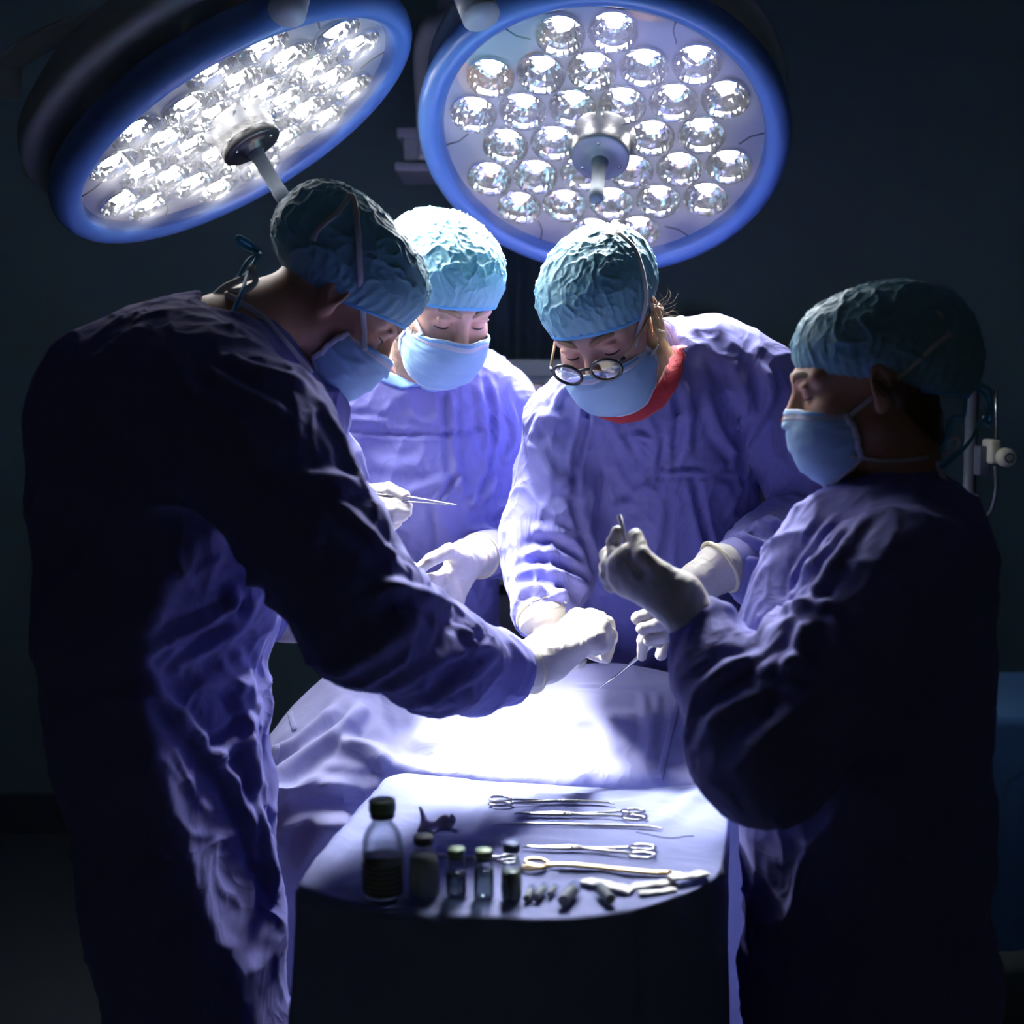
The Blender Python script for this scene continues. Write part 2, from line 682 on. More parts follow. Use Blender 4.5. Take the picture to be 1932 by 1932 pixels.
# ------------------------------------------------------------------ surgical lamps
def lamp_frame(name, spin=0.0):
    c, n = LAMP[name]
    u = V((0, 0, 1)).cross(n).normalized()
    w = n.cross(u)
    if spin:
        u, w = u * math.cos(spin) + w * math.sin(spin), -u * math.sin(spin) + w * math.cos(spin)
    M = Matrix(((u.x, w.x, n.x, c.x), (u.y, w.y, n.y, c.y), (u.z, w.z, n.z, c.z), (0, 0, 0, 1)))
    return M


def surgical_lamp(name, label, spin, back_off):
    """local z = the way the light goes"""
    c, n = LAMP[name]
    M = lamp_frame(name, spin)
    root = empty('surgical_lamp', c)
    tag(root, label, 'surgical lamp', 'surgical lamps on ceiling arms')
    # blue soft ring
    prof = []
    for k in range(20):
        a = 2 * math.pi * k / 20
        prof.append((0.310 + 0.024 * math.cos(a), 0.002 + 0.030 * math.sin(a)))
    MB().lathe(prof, 96, M, closed=True).build('ring', RINGB, root)
    # reflector sites in a hexagonal pattern
    S = 0.0885
    sites = []
    a0 = math.radians(2)
    for i in range(-3, 4):
        for j in range(-3, 4):
            x, y = S * (i + j * 0.5), S * j * math.sqrt(3) / 2
            if 0.05 < math.hypot(x, y) < S * 2.8:
                sites.append((x * math.cos(a0) - y * math.sin(a0), x * math.sin(a0) + y * math.cos(a0)))
    # face plate pierced for the reflectors
    bm = bmesh.new()
    def ring_edges(cx, cy, r, n):
        vs = [bm.verts.new((cx + r * math.cos(2 * math.pi * k / n), cy + r * math.sin(2 * math.pi * k / n), 0.004)) for k in range(n)]
        for k in range(n): bm.edges.new((vs[k], vs[(k + 1) % n]))
    ring_edges(0, 0, 0.291, 96)
    for x, y in sites: ring_edges(x, y, 0.0415, 20)
    bmesh.ops.triangle_fill(bm, use_beauty=True, use_dissolve=False, edges=bm.edges[:])
    for v in bm.verts: v.co = M @ v.co
    bmesh.ops.recalc_face_normals(bm, faces=bm.faces[:])
    me = bpy.data.meshes.new('face_plate')
    bm.to_mesh(me)
    bm.free()
    me.materials.append(LAMPW)
    fp = bpy.data.objects.new('face_plate', me)
    COL.objects.link(fp)
    fp.parent = root
    fp.matrix_parent_inverse = parent_inv(root)
    MB().lathe([(0.291, 0.004), (0.300, 0.022), (0.300, -0.008), (0.291, -0.008)], 72, M, closed=True).build('inner_rim', LAMPW, root)
    # seams between the petals
    for k in range(6):
        a = math.radians(60 * k + 2)
        p = [(0.290, a - 0.02), (0.262, a - 0.05), (0.243, a - 0.12)]
        MB().tube([M @ V((r * math.cos(t), r * math.sin(t), 0.0045)) for r, t in p], 0.0016, 6).build('seam', DGREY, root)
    # housing dome behind
    B = M @ Matrix.Translation(V(back_off))
    MB().lathe([(0.0005, -0.150), (0.10, -0.146), (0.20, -0.128), (0.275, -0.100), (0.315, -0.068), (0.326, -0.040), (0.322, -0.026), (0.30, -0.020), (0.15, -0.018), (0.0005, -0.018)], 72, B).build('housing', LAMPG, root)
    for X, Y in sites:
        L = M @ Matrix.Translation((X, Y, 0.006)) @ Matrix.Rotation(math.atan2(Y, X), 4, 'Z')
        NB = 26
        prof = [(0.0430, -0.003), (0.0430, 0.003), (0.0415, 0.006), (0.040, 0.002), (0.0375, -0.008), (0.032, -0.018), (0.024, -0.026), (0.014, -0.031), (0.004, -0.033)]
        bw = MB().lathe(prof, NB, L)
        for q in range(3 * NB, len(bw.v)):
            bw.v[q] = tuple(V(bw.v[q]) + M.to_3x3() @ V((0, 0, random.uniform(-.0013, .0013))))
        refl = bw.build('reflector', MIRROR, root, smooth=False)
        b = MB()
        b.box((0, 0, 0), (0.030, 0.024, 0.014) if name == 'tilted' else (0.022, 0.022, 0.010), bev=0.003)
        b.v = [tuple(L @ (V(v) + V((0, 0, -0.009 if name == 'tilted' else -0.025)))) for v in b.v]
        b.build('light_emitter', LED, refl, smooth=False)
    # cover pane
    MB().lathe([(0.291, 0.024), (0.20, 0.027), (0.10, 0.029), (0.0585, 0.030)], 72, M).build('cover_pane', PANE, root)
    # hub and handle
    MB().lathe([(0.060, 0.0), (0.060, 0.006), (0.052, 0.012), (0.052, 0.040), (0.051, 0.043), (0.048, 0.044), (0.048, 0.038)], 48, M).build('hub', BRUSH, root)
    hc = MB().lathe([(0.050, 0.038), (0.0525, 0.043), (0.0525, 0.052), (0.051, 0.055), (0.046, 0.056), (0.022, 0.056), (0.020, 0.063), (0.0005, 0.063)], 48, M).build('hub_cap', BLACKP if name == 'tilted' else DGREY, root)
    for k in range(3):
        sc_ = MB()
        a = math.radians(120 * k + 90)
        sc_.lathe([(0.0035, 0.056), (0.003, 0.058), (0.0003, 0.0582)], 12, M @ Matrix.Translation((0.037 * math.cos(a), 0.037 * math.sin(a), 0)))
        sc_.build('screw', STEEL, hc)
    hp = [(0.0, 0.06), (0.015, 0.060), (0.0155, 0.066), (0.0125, 0.069), (0.0118, 0.135), (0.0128, 0.137), (0.0128, 0.153), (0.010, 0.158), (0.004, 0.160), (0.0004, 0.160)]
    MB().lathe(hp[1:], 24, M).build('handle', GRIPM, root)
    return root, M, B


lampA, MA, BA = surgical_lamp('tilted', 'steeply tilted surgical lamp with blue rim at upper left, its face a slim oval', 0.0, (-0.035, 0.0, -0.03))
lampB, MBm, BB = surgical_lamp('facing', 'big round surgical lamp with blue rim facing the camera above the glasses wearer', 0.0, (0.0, 0.02, -0.045))


def arm_for(lamp, pts_socket, sock_r, pts_arm, arm_r, ceil_xy):
    MB().tube(pts_socket, sock_r, 24).build('arm_socket', LAMPW, lamp)
    p = crom(pts_arm, 8)
    MB().tube(p, arm_r, 16).build('support_arm', ARMG, lamp)
    top = V((ceil_xy[0], ceil_xy[1], 2.95))
    MB().tube([p[-1], V((p[-1].x, p[-1].y, 2.3)), (V((p[-1].x, p[-1].y, 2.3)) + top) / 2 + V((0, 0, 0.1)), V((top.x, top.y, 2.55)), top], 0.035, 16).build('ceiling_mount', ARMG, lamp)


# tilted lamp: socket on the back at (545, 10), arm sweeping in from the left edge
arm_for(lampA, [P(541, 24, 2.00), P(549, -8, 2.02), P(560, -60, 2.06)], 0.027,
        [P(-30, 190, 2.45), P(5, 130, 2.45), P(60, 88, 2.45), P(160, 45, 2.46), P(300, 2, 2.44), P(430, -35, 2.28), P(560, -70, 2.12), P(660, -150, 2.30)], 0.0195, (-0.1, 3.0))
MB().tube([P(12, 128, 2.45), P(10, 182, 2.45)], 0.026, 20).build('arm_joint', ARMG, lampA)
arm_for(lampB, [P(908, 32, 2.20), P(894, -4, 2.22), P(876, -50, 2.26)], 0.030,
        [P(808, 300, 2.82), P(803, 200, 2.82), P(799, 100, 2.82), P(812, 52, 2.80), P(846, 36, 2.70), P(878, 18, 2.45), P(884, -20, 2.30), P(872, -80, 2.30), P(866, -160, 2.34)], 0.021, (0.1, 3.1))

# ceiling pendant head seen behind the facing lamp
pend = empty('ceiling_pendant', P(795, 250, 3.2))
tag(pend, 'dim grey ceiling pendant box with flared shelf, behind the left side of the facing lamp', 'equipment pendant')
bx0, bx1 = P(760, 262, 3.2), P(850, 330, 3.2)
cx = (bx0 + bx1) / 2
MB().box((cx.x + 0.05, 3.25, cx.z), (0.20, 0.2, 0.07), bev=0.008).build('body', ARMG, pend)
MB().box((cx.x + 0.045, 3.25, P(0, 258, 3.2).z), (0.215, 0.22, 0.022), bev=0.004).build('shelf', LAMPW, pend)
MB().box((cx.x + 0.045, 3.25, P(0, 322, 3.2).z), (0.225, 0.24, 0.020), bev=0.006).build('shelf', LAMPW, pend)
MB().tube([(cx.x + 0.06, 3.3, cx.z + 0.02), (cx.x + 0.06, 3.3, 2.95)], 0.04, 20).build('column', LAMPG, pend)


# ------------------------------------------------------------------ draped patient on the operating table
table = empty('operating_table', (0.15, 2.24, 0))
tag(table, 'operating table hidden beneath the patient drape, on one thick column', 'operating table')
MB().box((0.15, 2.27, 0.55), (0.60, 0.18, 0.07), bev=0.02).build('tabletop', DARKM, table)
MB().box((0.15, 2.27, 0.27), (0.26, 0.14, 0.50), bev=0.03).build('column', STEEL, table)
MB().box((0.15, 2.27, 0.04), (0.5, 0.18, 0.08), bev=0.02).build('base', DARKM, table)

DY = 0.06
rows = [
    [(440, 1470, 2.30), (490, 1440, 2.30), (570, 1390, 2.32), (655, 1310, 2.34), (760, 1330, 2.34), (900, 1330, 2.34), (1080, 1290, 2.36), (1200, 1290, 2.36), (1300, 1310, 2.35), (1400, 1350, 2.33), (1500, 1400, 2.32), (1600, 1450, 2.31)],
    [(440, 1460, 2.2), (482, 1425, 2.2), (560, 1325, 2.24), (655, 1256, 2.28), (745, 1300, 2.28), (900, 1300, 2.28), (1080, 1258, 2.32), (1190, 1262, 2.32), (1288, 1276, 2.30), (1400, 1310, 2.28), (1500, 1370, 2.26), (1600, 1430, 2.25)],
    [(440, 1480, 2.13), (484, 1448, 2.13), (565, 1372, 2.16), (668, 1290, 2.20), (725, 1345, 2.17), (900, 1330, 2.18), (1080, 1290, 2.25), (1190, 1296, 2.25), (1284, 1310, 2.24), (1400, 1340, 2.22), (1500, 1400, 2.2), (1600, 1460, 2.2)],
    [(440, 1495, 2.08), (488, 1470, 2.08), (570, 1420, 2.10), (660, 1350, 2.13), (720, 1382, 2.10), (900, 1375, 2.10), (1080, 1345, 2.15), (1190, 1350, 2.15), (1278, 1360, 2.14), (1400, 1400, 2.12), (1500, 1450, 2.1), (1600, 1500, 2.1)],
    [(440, 1515, 2.05), (492, 1482, 2.05), (570, 1465, 2.06), (640, 1405, 2.085), (725, 1420, 2.05), (900, 1425, 2.05), (1080, 1420, 2.06), (1190, 1422, 2.06), (1268, 1428, 2.06), (1400, 1450, 2.06), (1500, 1490, 2.05), (1600, 1530, 2.05)],
    [(440, 1540, 2.035), (492, 1495, 2.035), (570, 1490, 2.03), (640, 1450, 2.05), (735, 1465, 2.025), (900, 1468, 2.02), (1080, 1474, 2.02), (1190, 1477, 2.02), (1262, 1480, 2.02), (1400, 1492, 2.02), (1500, 1525, 2.02), (1600, 1560, 2.02)],
    [(440, 1640, 2.06), (500, 1590, 2.06), (570, 1565, 2.045), (640, 1540, 2.02), (740, 1560, 2.05), (900, 1550, 2.03), (1080, 1560, 2.03), (1190, 1560, 2.03), (1262, 1560, 2.03), (1400, 1570, 2.03), (1500, 1600, 2.03), (1600, 1640, 2.03)],
    [(440, 1800, 2.08), (510, 1760, 2.05), (590, 1740, 2.08), (660, 1740, 2.03), (740, 1740, 2.06), (900, 1740, 2.05), (1080, 1740, 2.04), (1190, 1740, 2.06), (1262, 1740, 2.04), (1400, 1750, 2.05), (1500, 1770, 2.05), (1600, 1800, 2.05)],
    [(440, 2050, 2.08), (510, 2050, 2.05), (590, 2050, 2.08), (660, 2050, 2.03), (740, 2050, 2.06), (900, 2050, 2.05), (1080, 2050, 2.04), (1190, 2050, 2.06), (1262, 2050, 2.04), (1400, 2050, 2.05), (1500, 2050, 2.05), (1600, 2050, 2.05)],
]
RW = [[P(a, b, c + DY) for a, b, c in r] for r in rows]
RW.insert(0, [V((p.x, p.y + 0.005, 0.62)) for p in RW[0]])
NU, NV = 22, 22
rows_f = [crom(r, NU) for r in RW]
cols = [crom([r[i] for r in rows_f], NV) for i in range(len(rows_f[0]))]
nu, nv = len(cols), len(cols[0])
DV = np.array([[tuple(q) for q in c] for c in cols]).reshape(-1, 3)
ii = np.arange(nu - 1)[:, None] * nv + np.arange(nv - 1)[None]
DF = np.stack([ii, ii + 1, ii + nv + 1, ii + nv], -1).reshape(-1, 4)
dn = normals(DV, DF)
if (dn[:, 2].mean() < 0):
    DF = DF[:, ::-1]
    dn = -dn
DV = DV + dn * (0.004 * fbm(DV * np.array([5, 9, 9]) + 3, 3) + 0.003 * ridged(DV * np.array([7, 5, 8.0]) + 9, 4))[:, None]
DV = folds(DV, DF, [
    ([(500, 1430), (560, 1400), (640, 1330)], 0.014, 0.014),
    ([(500, 1478), (580, 1420), (650, 1372), (690, 1330)], 0.016, 0.016),
    ([(640, 1400), (690, 1410), (735, 1445)], 0.014, 0.016),
    ([(690, 1300), (715, 1340), (740, 1400)], 0.018, 0.014),
    ([(735, 1350), (760, 1400), (830, 1430)], 0.02, -0.014),
    ([(780, 1345), (840, 1380), (900, 1400)], 0.016, 0.006),
    ([(880, 1400), (960, 1420), (1100, 1436)], 0.018, 0.006),
    ([(1080, 1296), (1170, 1300), (1250, 1300)], 0.006, -0.004),
    ([(1215, 1310), (1222, 1370), (1215, 1430)], 0.009, 0.006),
    ([(1240, 1310), (1236, 1370), (1230, 1430)], 0.008, 0.005),
    ([(1300, 1380), (1340, 1420), (1390, 1460)], 0.012, 0.008),
    ([(520, 1560), (580, 1540), (640, 1545), (700, 1580)], 0.014, 0.020),
    ([(560, 1640), (620, 1560), (660, 1540)], 0.016, 0.016),
    ([(540, 1500), (620, 1520), (690, 1500)], 0.018, -0.010),
    ([(600, 1480), (690, 1490), (720, 1475)], 0.012, 0.010),
], dn)
drape = mesh_obj('patient_drape', DV, DF, DRAPE, None)
tag(drape, 'pale lavender surgical drape over the patient, brightly lit, rising to a fold at its left', 'surgical drape')
m = drape.modifiers.new('thickness', 'SOLIDIFY')
m.thickness = 0.003
m.offset = -1
DB = bvh_of(DV, DF)


def seam_on(bvh, px, name, m, parent, w=0.008, off=0.0015, th=0.22, step=10):
    pts = []
    for a, b in zip(px[:-1], px[1:]):
        n = max(2, int(math.hypot(b[0] - a[0], b[1] - a[1]) / step))
        for k in range(n):
            t = k / n
            h = hit(bvh, a[0] + (b[0] - a[0]) * t, a[1] + (b[1] - a[1]) * t, off)
            if h is not None: pts.append(h)
    h = hit(bvh, px[-1][0], px[-1][1], off)
    if h is not None: pts.append(h)
    if len(pts) < 2: return None
    nr = []
    for p in pts:
        loc, nn, i, d = bvh.find_nearest(p)
        nr.append(nn if nn.dot(V((0, 0, CAMZ)) - p) > 0 else -nn)
    return MB().tube(pts, w, 8, flat=(nr, th)).build(name, m, parent)


SEAM = mat('seam_cloth', (0.36, 0.38, 0.62), 0.8, bump=0.6, bscale=300)
seam_on(DB, [(1284, 1282), (1276, 1330), (1262, 1390), (1250, 1440), (1244, 1470)], 'seam', SEAM, drape, 0.0055)
seam_on(DB, [(548, 1345), (552, 1362), (556, 1378)], 'seam', SEAM, drape, 0.005)
seam_on(DB, [(524, 1405), (522, 1425), (518, 1440)], 'seam', SEAM, drape, 0.005)
BLOOD = mat('dry_stain', (0.20, 0.05, 0.12), 0.8)

# ------------------------------------------------------------------ instrument stand with its drape
stand = empty('instrument_stand', (0.06, 1.7, 0))
tag(stand, 'wheeled instrument stand hidden beneath the instrument drape in the foreground', 'stand')
MB().box((0.04, 1.70, TZ - 0.022), (0.36, 0.32, 0.02), bev=0.008).build('tray', STEEL, stand)
MB().tube([(0.12, 1.78, TZ - 0.03), (0.12, 1.78, 0.06)], 0.016, 16).build('post', STEEL, stand)
MB().box((0.06, 1.70, 0.035), (0.40, 0.36, 0.04), bev=0.012).build('base', STEEL, stand)

edge_px = [(745, 1463), (900, 1474), (1060, 1484), (1200, 1488), (1330, 1480), (1362, 1484), (1372, 1540), (1368, 1600), (1352, 1650), (1290, 1686), (1200, 1714), (1100, 1730), (1000, 1734), (880, 1730), (760, 1718), (650, 1696), (590, 1678), (568, 1664), (600, 1620), (650, 1560), (700, 1505)]
EP = crom([T(*p) for p in edge_px], 12, closed=True)
NE = len(EP)
cen = sum(EP, V()) / NE
tv, ring_list = [], []
ks = [0.0005] + [0.02 + 0.93 * k / 22 for k in range(23)] + [0.97, 0.985, 0.995]
for s in ks:
    ring_list.append([cen + (p - cen) * s for p in EP])
drops = [0.002, 0.006, 0.012, 0.02, 0.03, 0.045, 0.065, 0.09, 0.12, 0.15, 0.19, 0.23, 0.28, 0.33, 0.38, 0.43, 0.48, 0.52]
for dz in drops:
    rg = []
    for k, p in enumerate(EP):
        o = V((p.x - cen.x, p.y - cen.y, 0)).normalized()
        a = 2 * math.pi * k / NE
        fl = min(dz, 0.012) * 0.55 + max(0, dz - 0.04) * (0.05 * math.sin(a * 9 + 1.0) + 0.035 * math.sin(a * 16 + 2) + 0.02)
        fl *= 0.35 if o.x > 0.5 else 1.0
        rg.append(p + o * fl + V((0, 0, -dz)))
    ring_list.append(rg)
for r in ring_list: tv += [tuple(q) for q in r]
TV = np.array(tv)
nr_ = len(ring_list)
ii = np.arange(nr_ - 1)[:, None] * NE + np.arange(NE)[None]
jj = np.arange(nr_ - 1)[:, None] * NE + (np.arange(NE)[None] + 1) % NE
TF = np.stack([ii, ii + NE, jj + NE, jj], -1).reshape(-1, 4)
tn = normals(TV, TF)
if tn[:NE * 5, 2].mean() < 0:
    TF = TF[:, ::-1]
    tn = -tn
TV = TV + tn * (0.0022 * fbm(TV * np.array([6, 16, 6]), 3) + 0.002 * ridged(TV * np.array([5, 14, 7.0]) + 4, 4))[:, None]
TV = folds(TV, TF, [
    ([(1000, 1500), (1080, 1503), (1180, 1496)], 0.010, 0.004),
    ([(1040, 1512), (1100, 1508)], 0.006, -0.004),
    ([(740, 1470), (690, 1525), (640, 1585), (590, 1645)], 0.010, 0.006),
    ([(900, 1590), (1000, 1585), (1080, 1592)], 0.012, 0.004),
    ([(1330, 1490), (1290, 1520), (1240, 1560)], 0.014, 0.004),
    ([(1000, 1650), (1080, 1645), (1160, 1652)], 0.010, 0.004),
    ([(580, 1700), (700, 1725), (850, 1745)], 0.01, 0.004),
], tn)
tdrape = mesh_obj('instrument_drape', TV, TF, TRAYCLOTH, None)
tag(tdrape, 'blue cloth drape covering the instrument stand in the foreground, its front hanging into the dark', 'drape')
TB = bvh_of(TV, TF)


def on_tray(px, py, dz=0.0):
    h = hit(TB, px, py)
    p = T(px, py) if h is None else h
    return p + V((0, 0, dz))


def surf_z(p):
    r = TB.ray_cast(V((p.x, p.y, TZ + 0.1)), V((0, 0, -1)))
    return r[0].z if r[0] is not None else TZ


# ------------------------------------------------------------------ people
def J(px, py, Y, r):
    return (np.array(P(px, py, Y)), r)


def W(x, y, z, r):
    return (np.array([x, y, z]), r)


class Head:
    """head frame: local x = the person's right, y = where the face looks, z = crown"""
    def __init__(self, eye_px, Y, yaw, pitch, roll, ex=0.0, s=1.0):
        yw, pt, rl = math.radians(yaw), math.radians(pitch), math.radians(roll)
        f0 = V((math.sin(yw), -math.cos(yw), 0))
        f = f0 * math.cos(pt) - V((0, 0, 1)) * math.sin(pt)
        u = V((0, 0, 1)) * math.cos(pt) + f0 * math.sin(pt)
        R = Matrix.Rotation(rl, 3, f)
        u = R @ u
        r = f.cross(u)
        self.M3 = Matrix((r, f, u)).transposed()
        self.A = np.array(self.M3)
        self.s = s
        self.o = P(*eye_px, Y) - self.M3 @ (V((ex, 0.080, 0)) * s)
        self.O = np.array(self.o)

    def w(self, x, y, z):
        return self.o + self.M3 @ (V((x, y, z)) * self.s)

    def W(self, v):
        return np.asarray(v) * self.s @ self.A.T + self.O

    def loc(self, p):
        return (self.M3.transposed() @ (V(p) - self.o)) / self.s

    def L(self, v):
        return ((np.asarray(v) - self.O) @ self.A) / self.s


def head_sdf(neck_local, nr=0.055, jaw=1.0, h=0.0026):
    s = SDF(h)
    s.ell((0, -0.012, 0.035), (0.076, 0.097, 0.084))
    s.ell((0, 0.028, -0.025), (0.065, 0.064, 0.080), 0.03)
    s.ell((0, 0.050, -0.092), (0.036 * jaw, 0.034, 0.026), 0.035)
    for sx in (-1, 1):
        s.cone((sx * 0.052 * jaw, 0.005, -0.065), 0.02, (sx * 0.022, 0.060, -0.098), 0.020, 0.025)
        s.ell((sx * 0.040, 0.058, -0.032), (0.027, 0.026, 0.026), 0.02)
        s.cone((sx * 0.010, 0.087, 0.017), 0.010, (sx * 0.048, 0.070, 0.016), 0.010, 0.016)
        s.ell((sx * 0.032, 0.104, -0.003), (0.020, 0.019, 0.013), 0.014, '-')
        s.ell((sx * 0.032, 0.0765, -0.003), (0.0155, 0.0145, 0.0125), 0.004)
        s.ell((sx * 0.031, 0.088, 0.0075), (0.018, 0.006, 0.0045), 0.006)
    s.cone((0, 0.088, 0.006), 0.0085, (0, 0.110, -0.036), 0.0115, 0.010)
    for sx in (-1, 1):
        s.ell((sx * 0.012, 0.101, -0.040), (0.009, 0.011, 0.008), 0.006)
    s.cone((-0.018, 0.088, -0.066), 0.008, (0.018, 0.088, -0.066), 0.008, 0.012)
    # ears
    for sx in (-1, 1):
        ax = np.array([[0.94, -0.34 * sx, 0], [0.34 * sx, 0.94, 0], [0, 0, 1]]).T
        s.ell((sx * 0.079, -0.008, -0.006), (0.008, 0.019, 0.031), 0.006, R=ax)
        s.ell((sx * 0.078, 0.000, -0.032), (0.007, 0.010, 0.012), 0.008)
        s.ell((sx * 0.088, -0.004, -0.004), (0.009, 0.010, 0.017), 0.004, '-')
    s.cone((0, -0.030, -0.060), nr, neck_local, nr + 0.006, 0.03)
    return s


def hemispan(fn, c, d):
    """distance from c along d to where the implicit surface ends"""
    lo, hi = 0.0, 0.3
    for _ in range(30):
        m = (lo + hi) / 2
        if fn(np.array([c + d * m]))[0] < 0: lo = m
        else: hi = m
    return lo


class Person:
    hb = None
    def __init__(self, base_xy, label, name='person'):
        self.root = empty(name, (base_xy[0], base_xy[1], 0))
        tag(self.root, label, 'person', 'surgical team around the table')

    def head(self, H, neck_world, jaw=1.0, nr=0.055, skin=SKIN, body=None):
        s = head_sdf(H.loc(neck_world), nr, jaw)
        v, f = s.mesh()
        v = H.W(v)
        if body is not None:
            bv, bf = body.mesh()
            f = np.concatenate([f, bf + len(v)])
            v = np.concatenate([v, bv])
        self.body = mesh_obj('body', v, f, skin, self.root)
        self.hb = bvh_of(v, f)
        self.H = H
        return self.body

    def cap(self, c=(0, -0.014, 0.045), r=(0.090, 0.112, 0.092), pw=2.3, z0=-0.004, sl=0.40, wr=0.0035, fr=34, extra=None, seed=0, drop=0.0):
        H = self.H
        n = np.array([0, sl, -1.0])
        n /= np.linalg.norm(n)
        s = SDF(0.0021)
        s.ell(c, r, pw=pw)
        if extra: extra(s)
        full = list(s.pr)
        s.plane((0, 0, z0), n)
        v, f = s.mesh()
        nn = normals(v, f)
        dep = -((v - np.array([0, 0, z0])) @ n)
        m = np.clip((dep - 0.010) / 0.03, 0, 1)
        q = v @ np.array([[1.25, 0.3, 0], [-0.3, 0.8, 0.2], [0, -0.2, 0.9]])
        d = wr * (0.8 * ridged(q * fr + seed, 6.0) + 0.5 * ridged(q[:, ::-1] * fr * 1.3 + seed + 9, 6) + 0.3 * ridged(v * fr * 2.3 + seed, 4) + 0.5 * fbm(v * 14 + seed, 1))
        gath = 0.0016 * np.sin(np.arctan2(v[:, 1] - c[1], v[:, 0]) * 46 + 3 * noise3(v * 20 + seed)) * np.clip(1 - dep / 0.05, 0, 1)
        v = v + nn * (d * m + gath * 0.5)[:, None]
        v = H.W(v)
        o = mesh_obj('surgical_cap', v, f, CAP, self.root)
        self.cb = bvh_of(v, f)
        # hem band
        fs = SDF(0.01)
        fs.pr = full
        cen = np.array([0, c[1], z0 + sl * c[1]])
        ring = []
        for k in range(64):
            a = 2 * math.pi * k / 64
            dd = np.array([math.cos(a), math.sin(a), sl * math.sin(a)])
            dd /= np.linalg.norm(dd)
            ring.append(cen + dd * hemispan(fs.eval_pts, cen, dd))
        upn = np.array([0, -sl, 1.0])
        upn /= np.linalg.norm(upn)
        vs, fc = [], []
        for k, p in enumerate(ring):
            o_ = (p - cen) / np.linalg.norm(p - cen)
            for (du, do) in ((-0.001, -0.004), (-0.002, 0.0010), (0.002, 0.0022), (0.008, 0.0016), (0.0095, -0.002)):
                vs.append(p + upn * du + o_ * do)
        for k in range(64):
            for j in range(4):
                a, b = k * 5 + j, ((k + 1) % 64) * 5 + j
                fc.append((a, b, b + 1, a + 1))
        mesh_obj('hem', H.W(vs), np.array(fc), HEM, o)
        self.capo = o
        self.ring = ring
        return o

    def mask(self, yf=(0.115, 0.127, 0.124, 0.112, 0.080), w=(0.066, 0.071, 0.071, 0.066, 0.058), y0=(0.040, 0.032, 0.028, 0.030, 0.028),
             zc=(-0.016, -0.045, -0.078, -0.108, -0.132), zs=(-0.036, -0.050, -0.066, -0.082, -0.094), seed=0, amax=88):
        H = self.H
        NUm, NVm = 61, 41
        tt = np.linspace(0, 1, NVm)
        kk = np.linspace(0, 1, 5)
        def it(a): 
            return np.array([q.x for q in [V((x, 0, 0)) for x in np.interp(tt, kk, a)]])
        def sm(a):
            a = np.interp(tt, kk, a)
            return np.convolve(np.pad(a, 4, mode='edge'), np.ones(9) / 9, 'valid')
        YF, Wd, Y0, ZC, ZS = sm(yf), sm(w), sm(y0), sm(zc), sm(zs)
        vs = []
        for j in range(NVm):
            for i in range(NUm):
                u = -1 + 2 * i / (NUm - 1)
                th = math.radians(amax) * u
                x = Wd[j] * math.copysign(abs(math.sin(th)) ** 0.9, th)
                c = math.cos(th)
                y = Y0[j] + (YF[j] - Y0[j]) * max(c, 0) ** 0.75
                if tt[j] < 0.25:   # nose ridge
                    y += 0.004 * math.exp(-(u / 0.16) ** 2) - 0.004 * math.exp(-((abs(u) - 0.33) / 0.16) ** 2)
                z = ZS[j] + (ZC[j] - ZS[j]) * max(c, 0) ** 0.8
                t = tt[j]
                pl = 0.0022 * (((t * 4.0) % 1.0) - 0.5) if 0.16 < t < 0.9 else 0
                vs.append((x, y + pl, z))
        vs = np.array(vs)
        ctr = np.array([0, 0.02, -0.07])
        dr = vs - ctr
        dr /= np.linalg.norm(dr, axis=1)[:, None]
        uu = np.tile(np.abs(np.linspace(-1, 1, NUm)), NVm)
        vs = vs + dr * (0.0016 * fbm(vs * np.array([30, 30, 60]) + seed, 2) + 0.0022 * ridged(vs * np.array([25, 20, 55.0]) + seed, 3) * np.clip(uu * 1.5, 0.2, 1))[:, None]
        base = vs
        def quads(j0, j1, i0=0, i1=NUm - 1):
            return np.array([(j * NUm + i, j * NUm + i + 1, (j + 1) * NUm + i + 1, (j + 1) * NUm + i) for j in range(j0, j1) for i in range(i0, i1)])
        o = mesh_obj('face_mask', H.W(base), quads(0, NVm - 1), MASK, self.root)
        md = o.modifiers.new('thickness', 'SOLIDIFY')
        md.thickness = 0.0025
        md.offset = 0
        self.mb = bvh_of(H.W(base), quads(0, NVm - 1))
        def strip(idx, wd, off=0.0015):
            pts = [V(H.W([base[k] + dr[k] * off])[0]) for k in idx]
            nr = [V(H.A @ dr[k]) for k in idx]
            return pts, nr
        # white top panel and bindings
        off = H.W(base + dr * 0.0016)
        f = quads(0, 6)
        used = np.unique(f)
        mp = -np.ones(len(base), int)
        mp[used] = np.arange(len(used))
        tb = mesh_obj('top_band', off[used], mp[f], MASKW, o)
        md = tb.modifiers.new('thickness', 'SOLIDIFY')
        md.thickness = 0.001
        for i in (0, NUm - 1):
            p, nr = strip([j * NUm + i for j in range(0, NVm)], 0.004)
            MB().tube(p, 0.0042, 8, flat=(nr, 0.45)).build('side_binding', MASKW, o)
        p, nr = strip([(NVm - 1) * NUm + i for i in range(NUm)], 0.003)
        MB().tube(p, 0.0028, 8, flat=(nr, 0.5)).build('bottom_binding', MASKW, o)
        for q in (2, 3.5):
            j = int(q)
            p, nr = strip([j * NUm + i for i in range(6, NUm - 6)], 0.001, 0.0028)
            MB().tube(p, 0.0007, 6, flat=(nr, 0.6)).build('stitch_line', HEM, tb)
        self.masko = o
        self.mpts = H.W(base).reshape(NVm, NUm, 3)
        return o

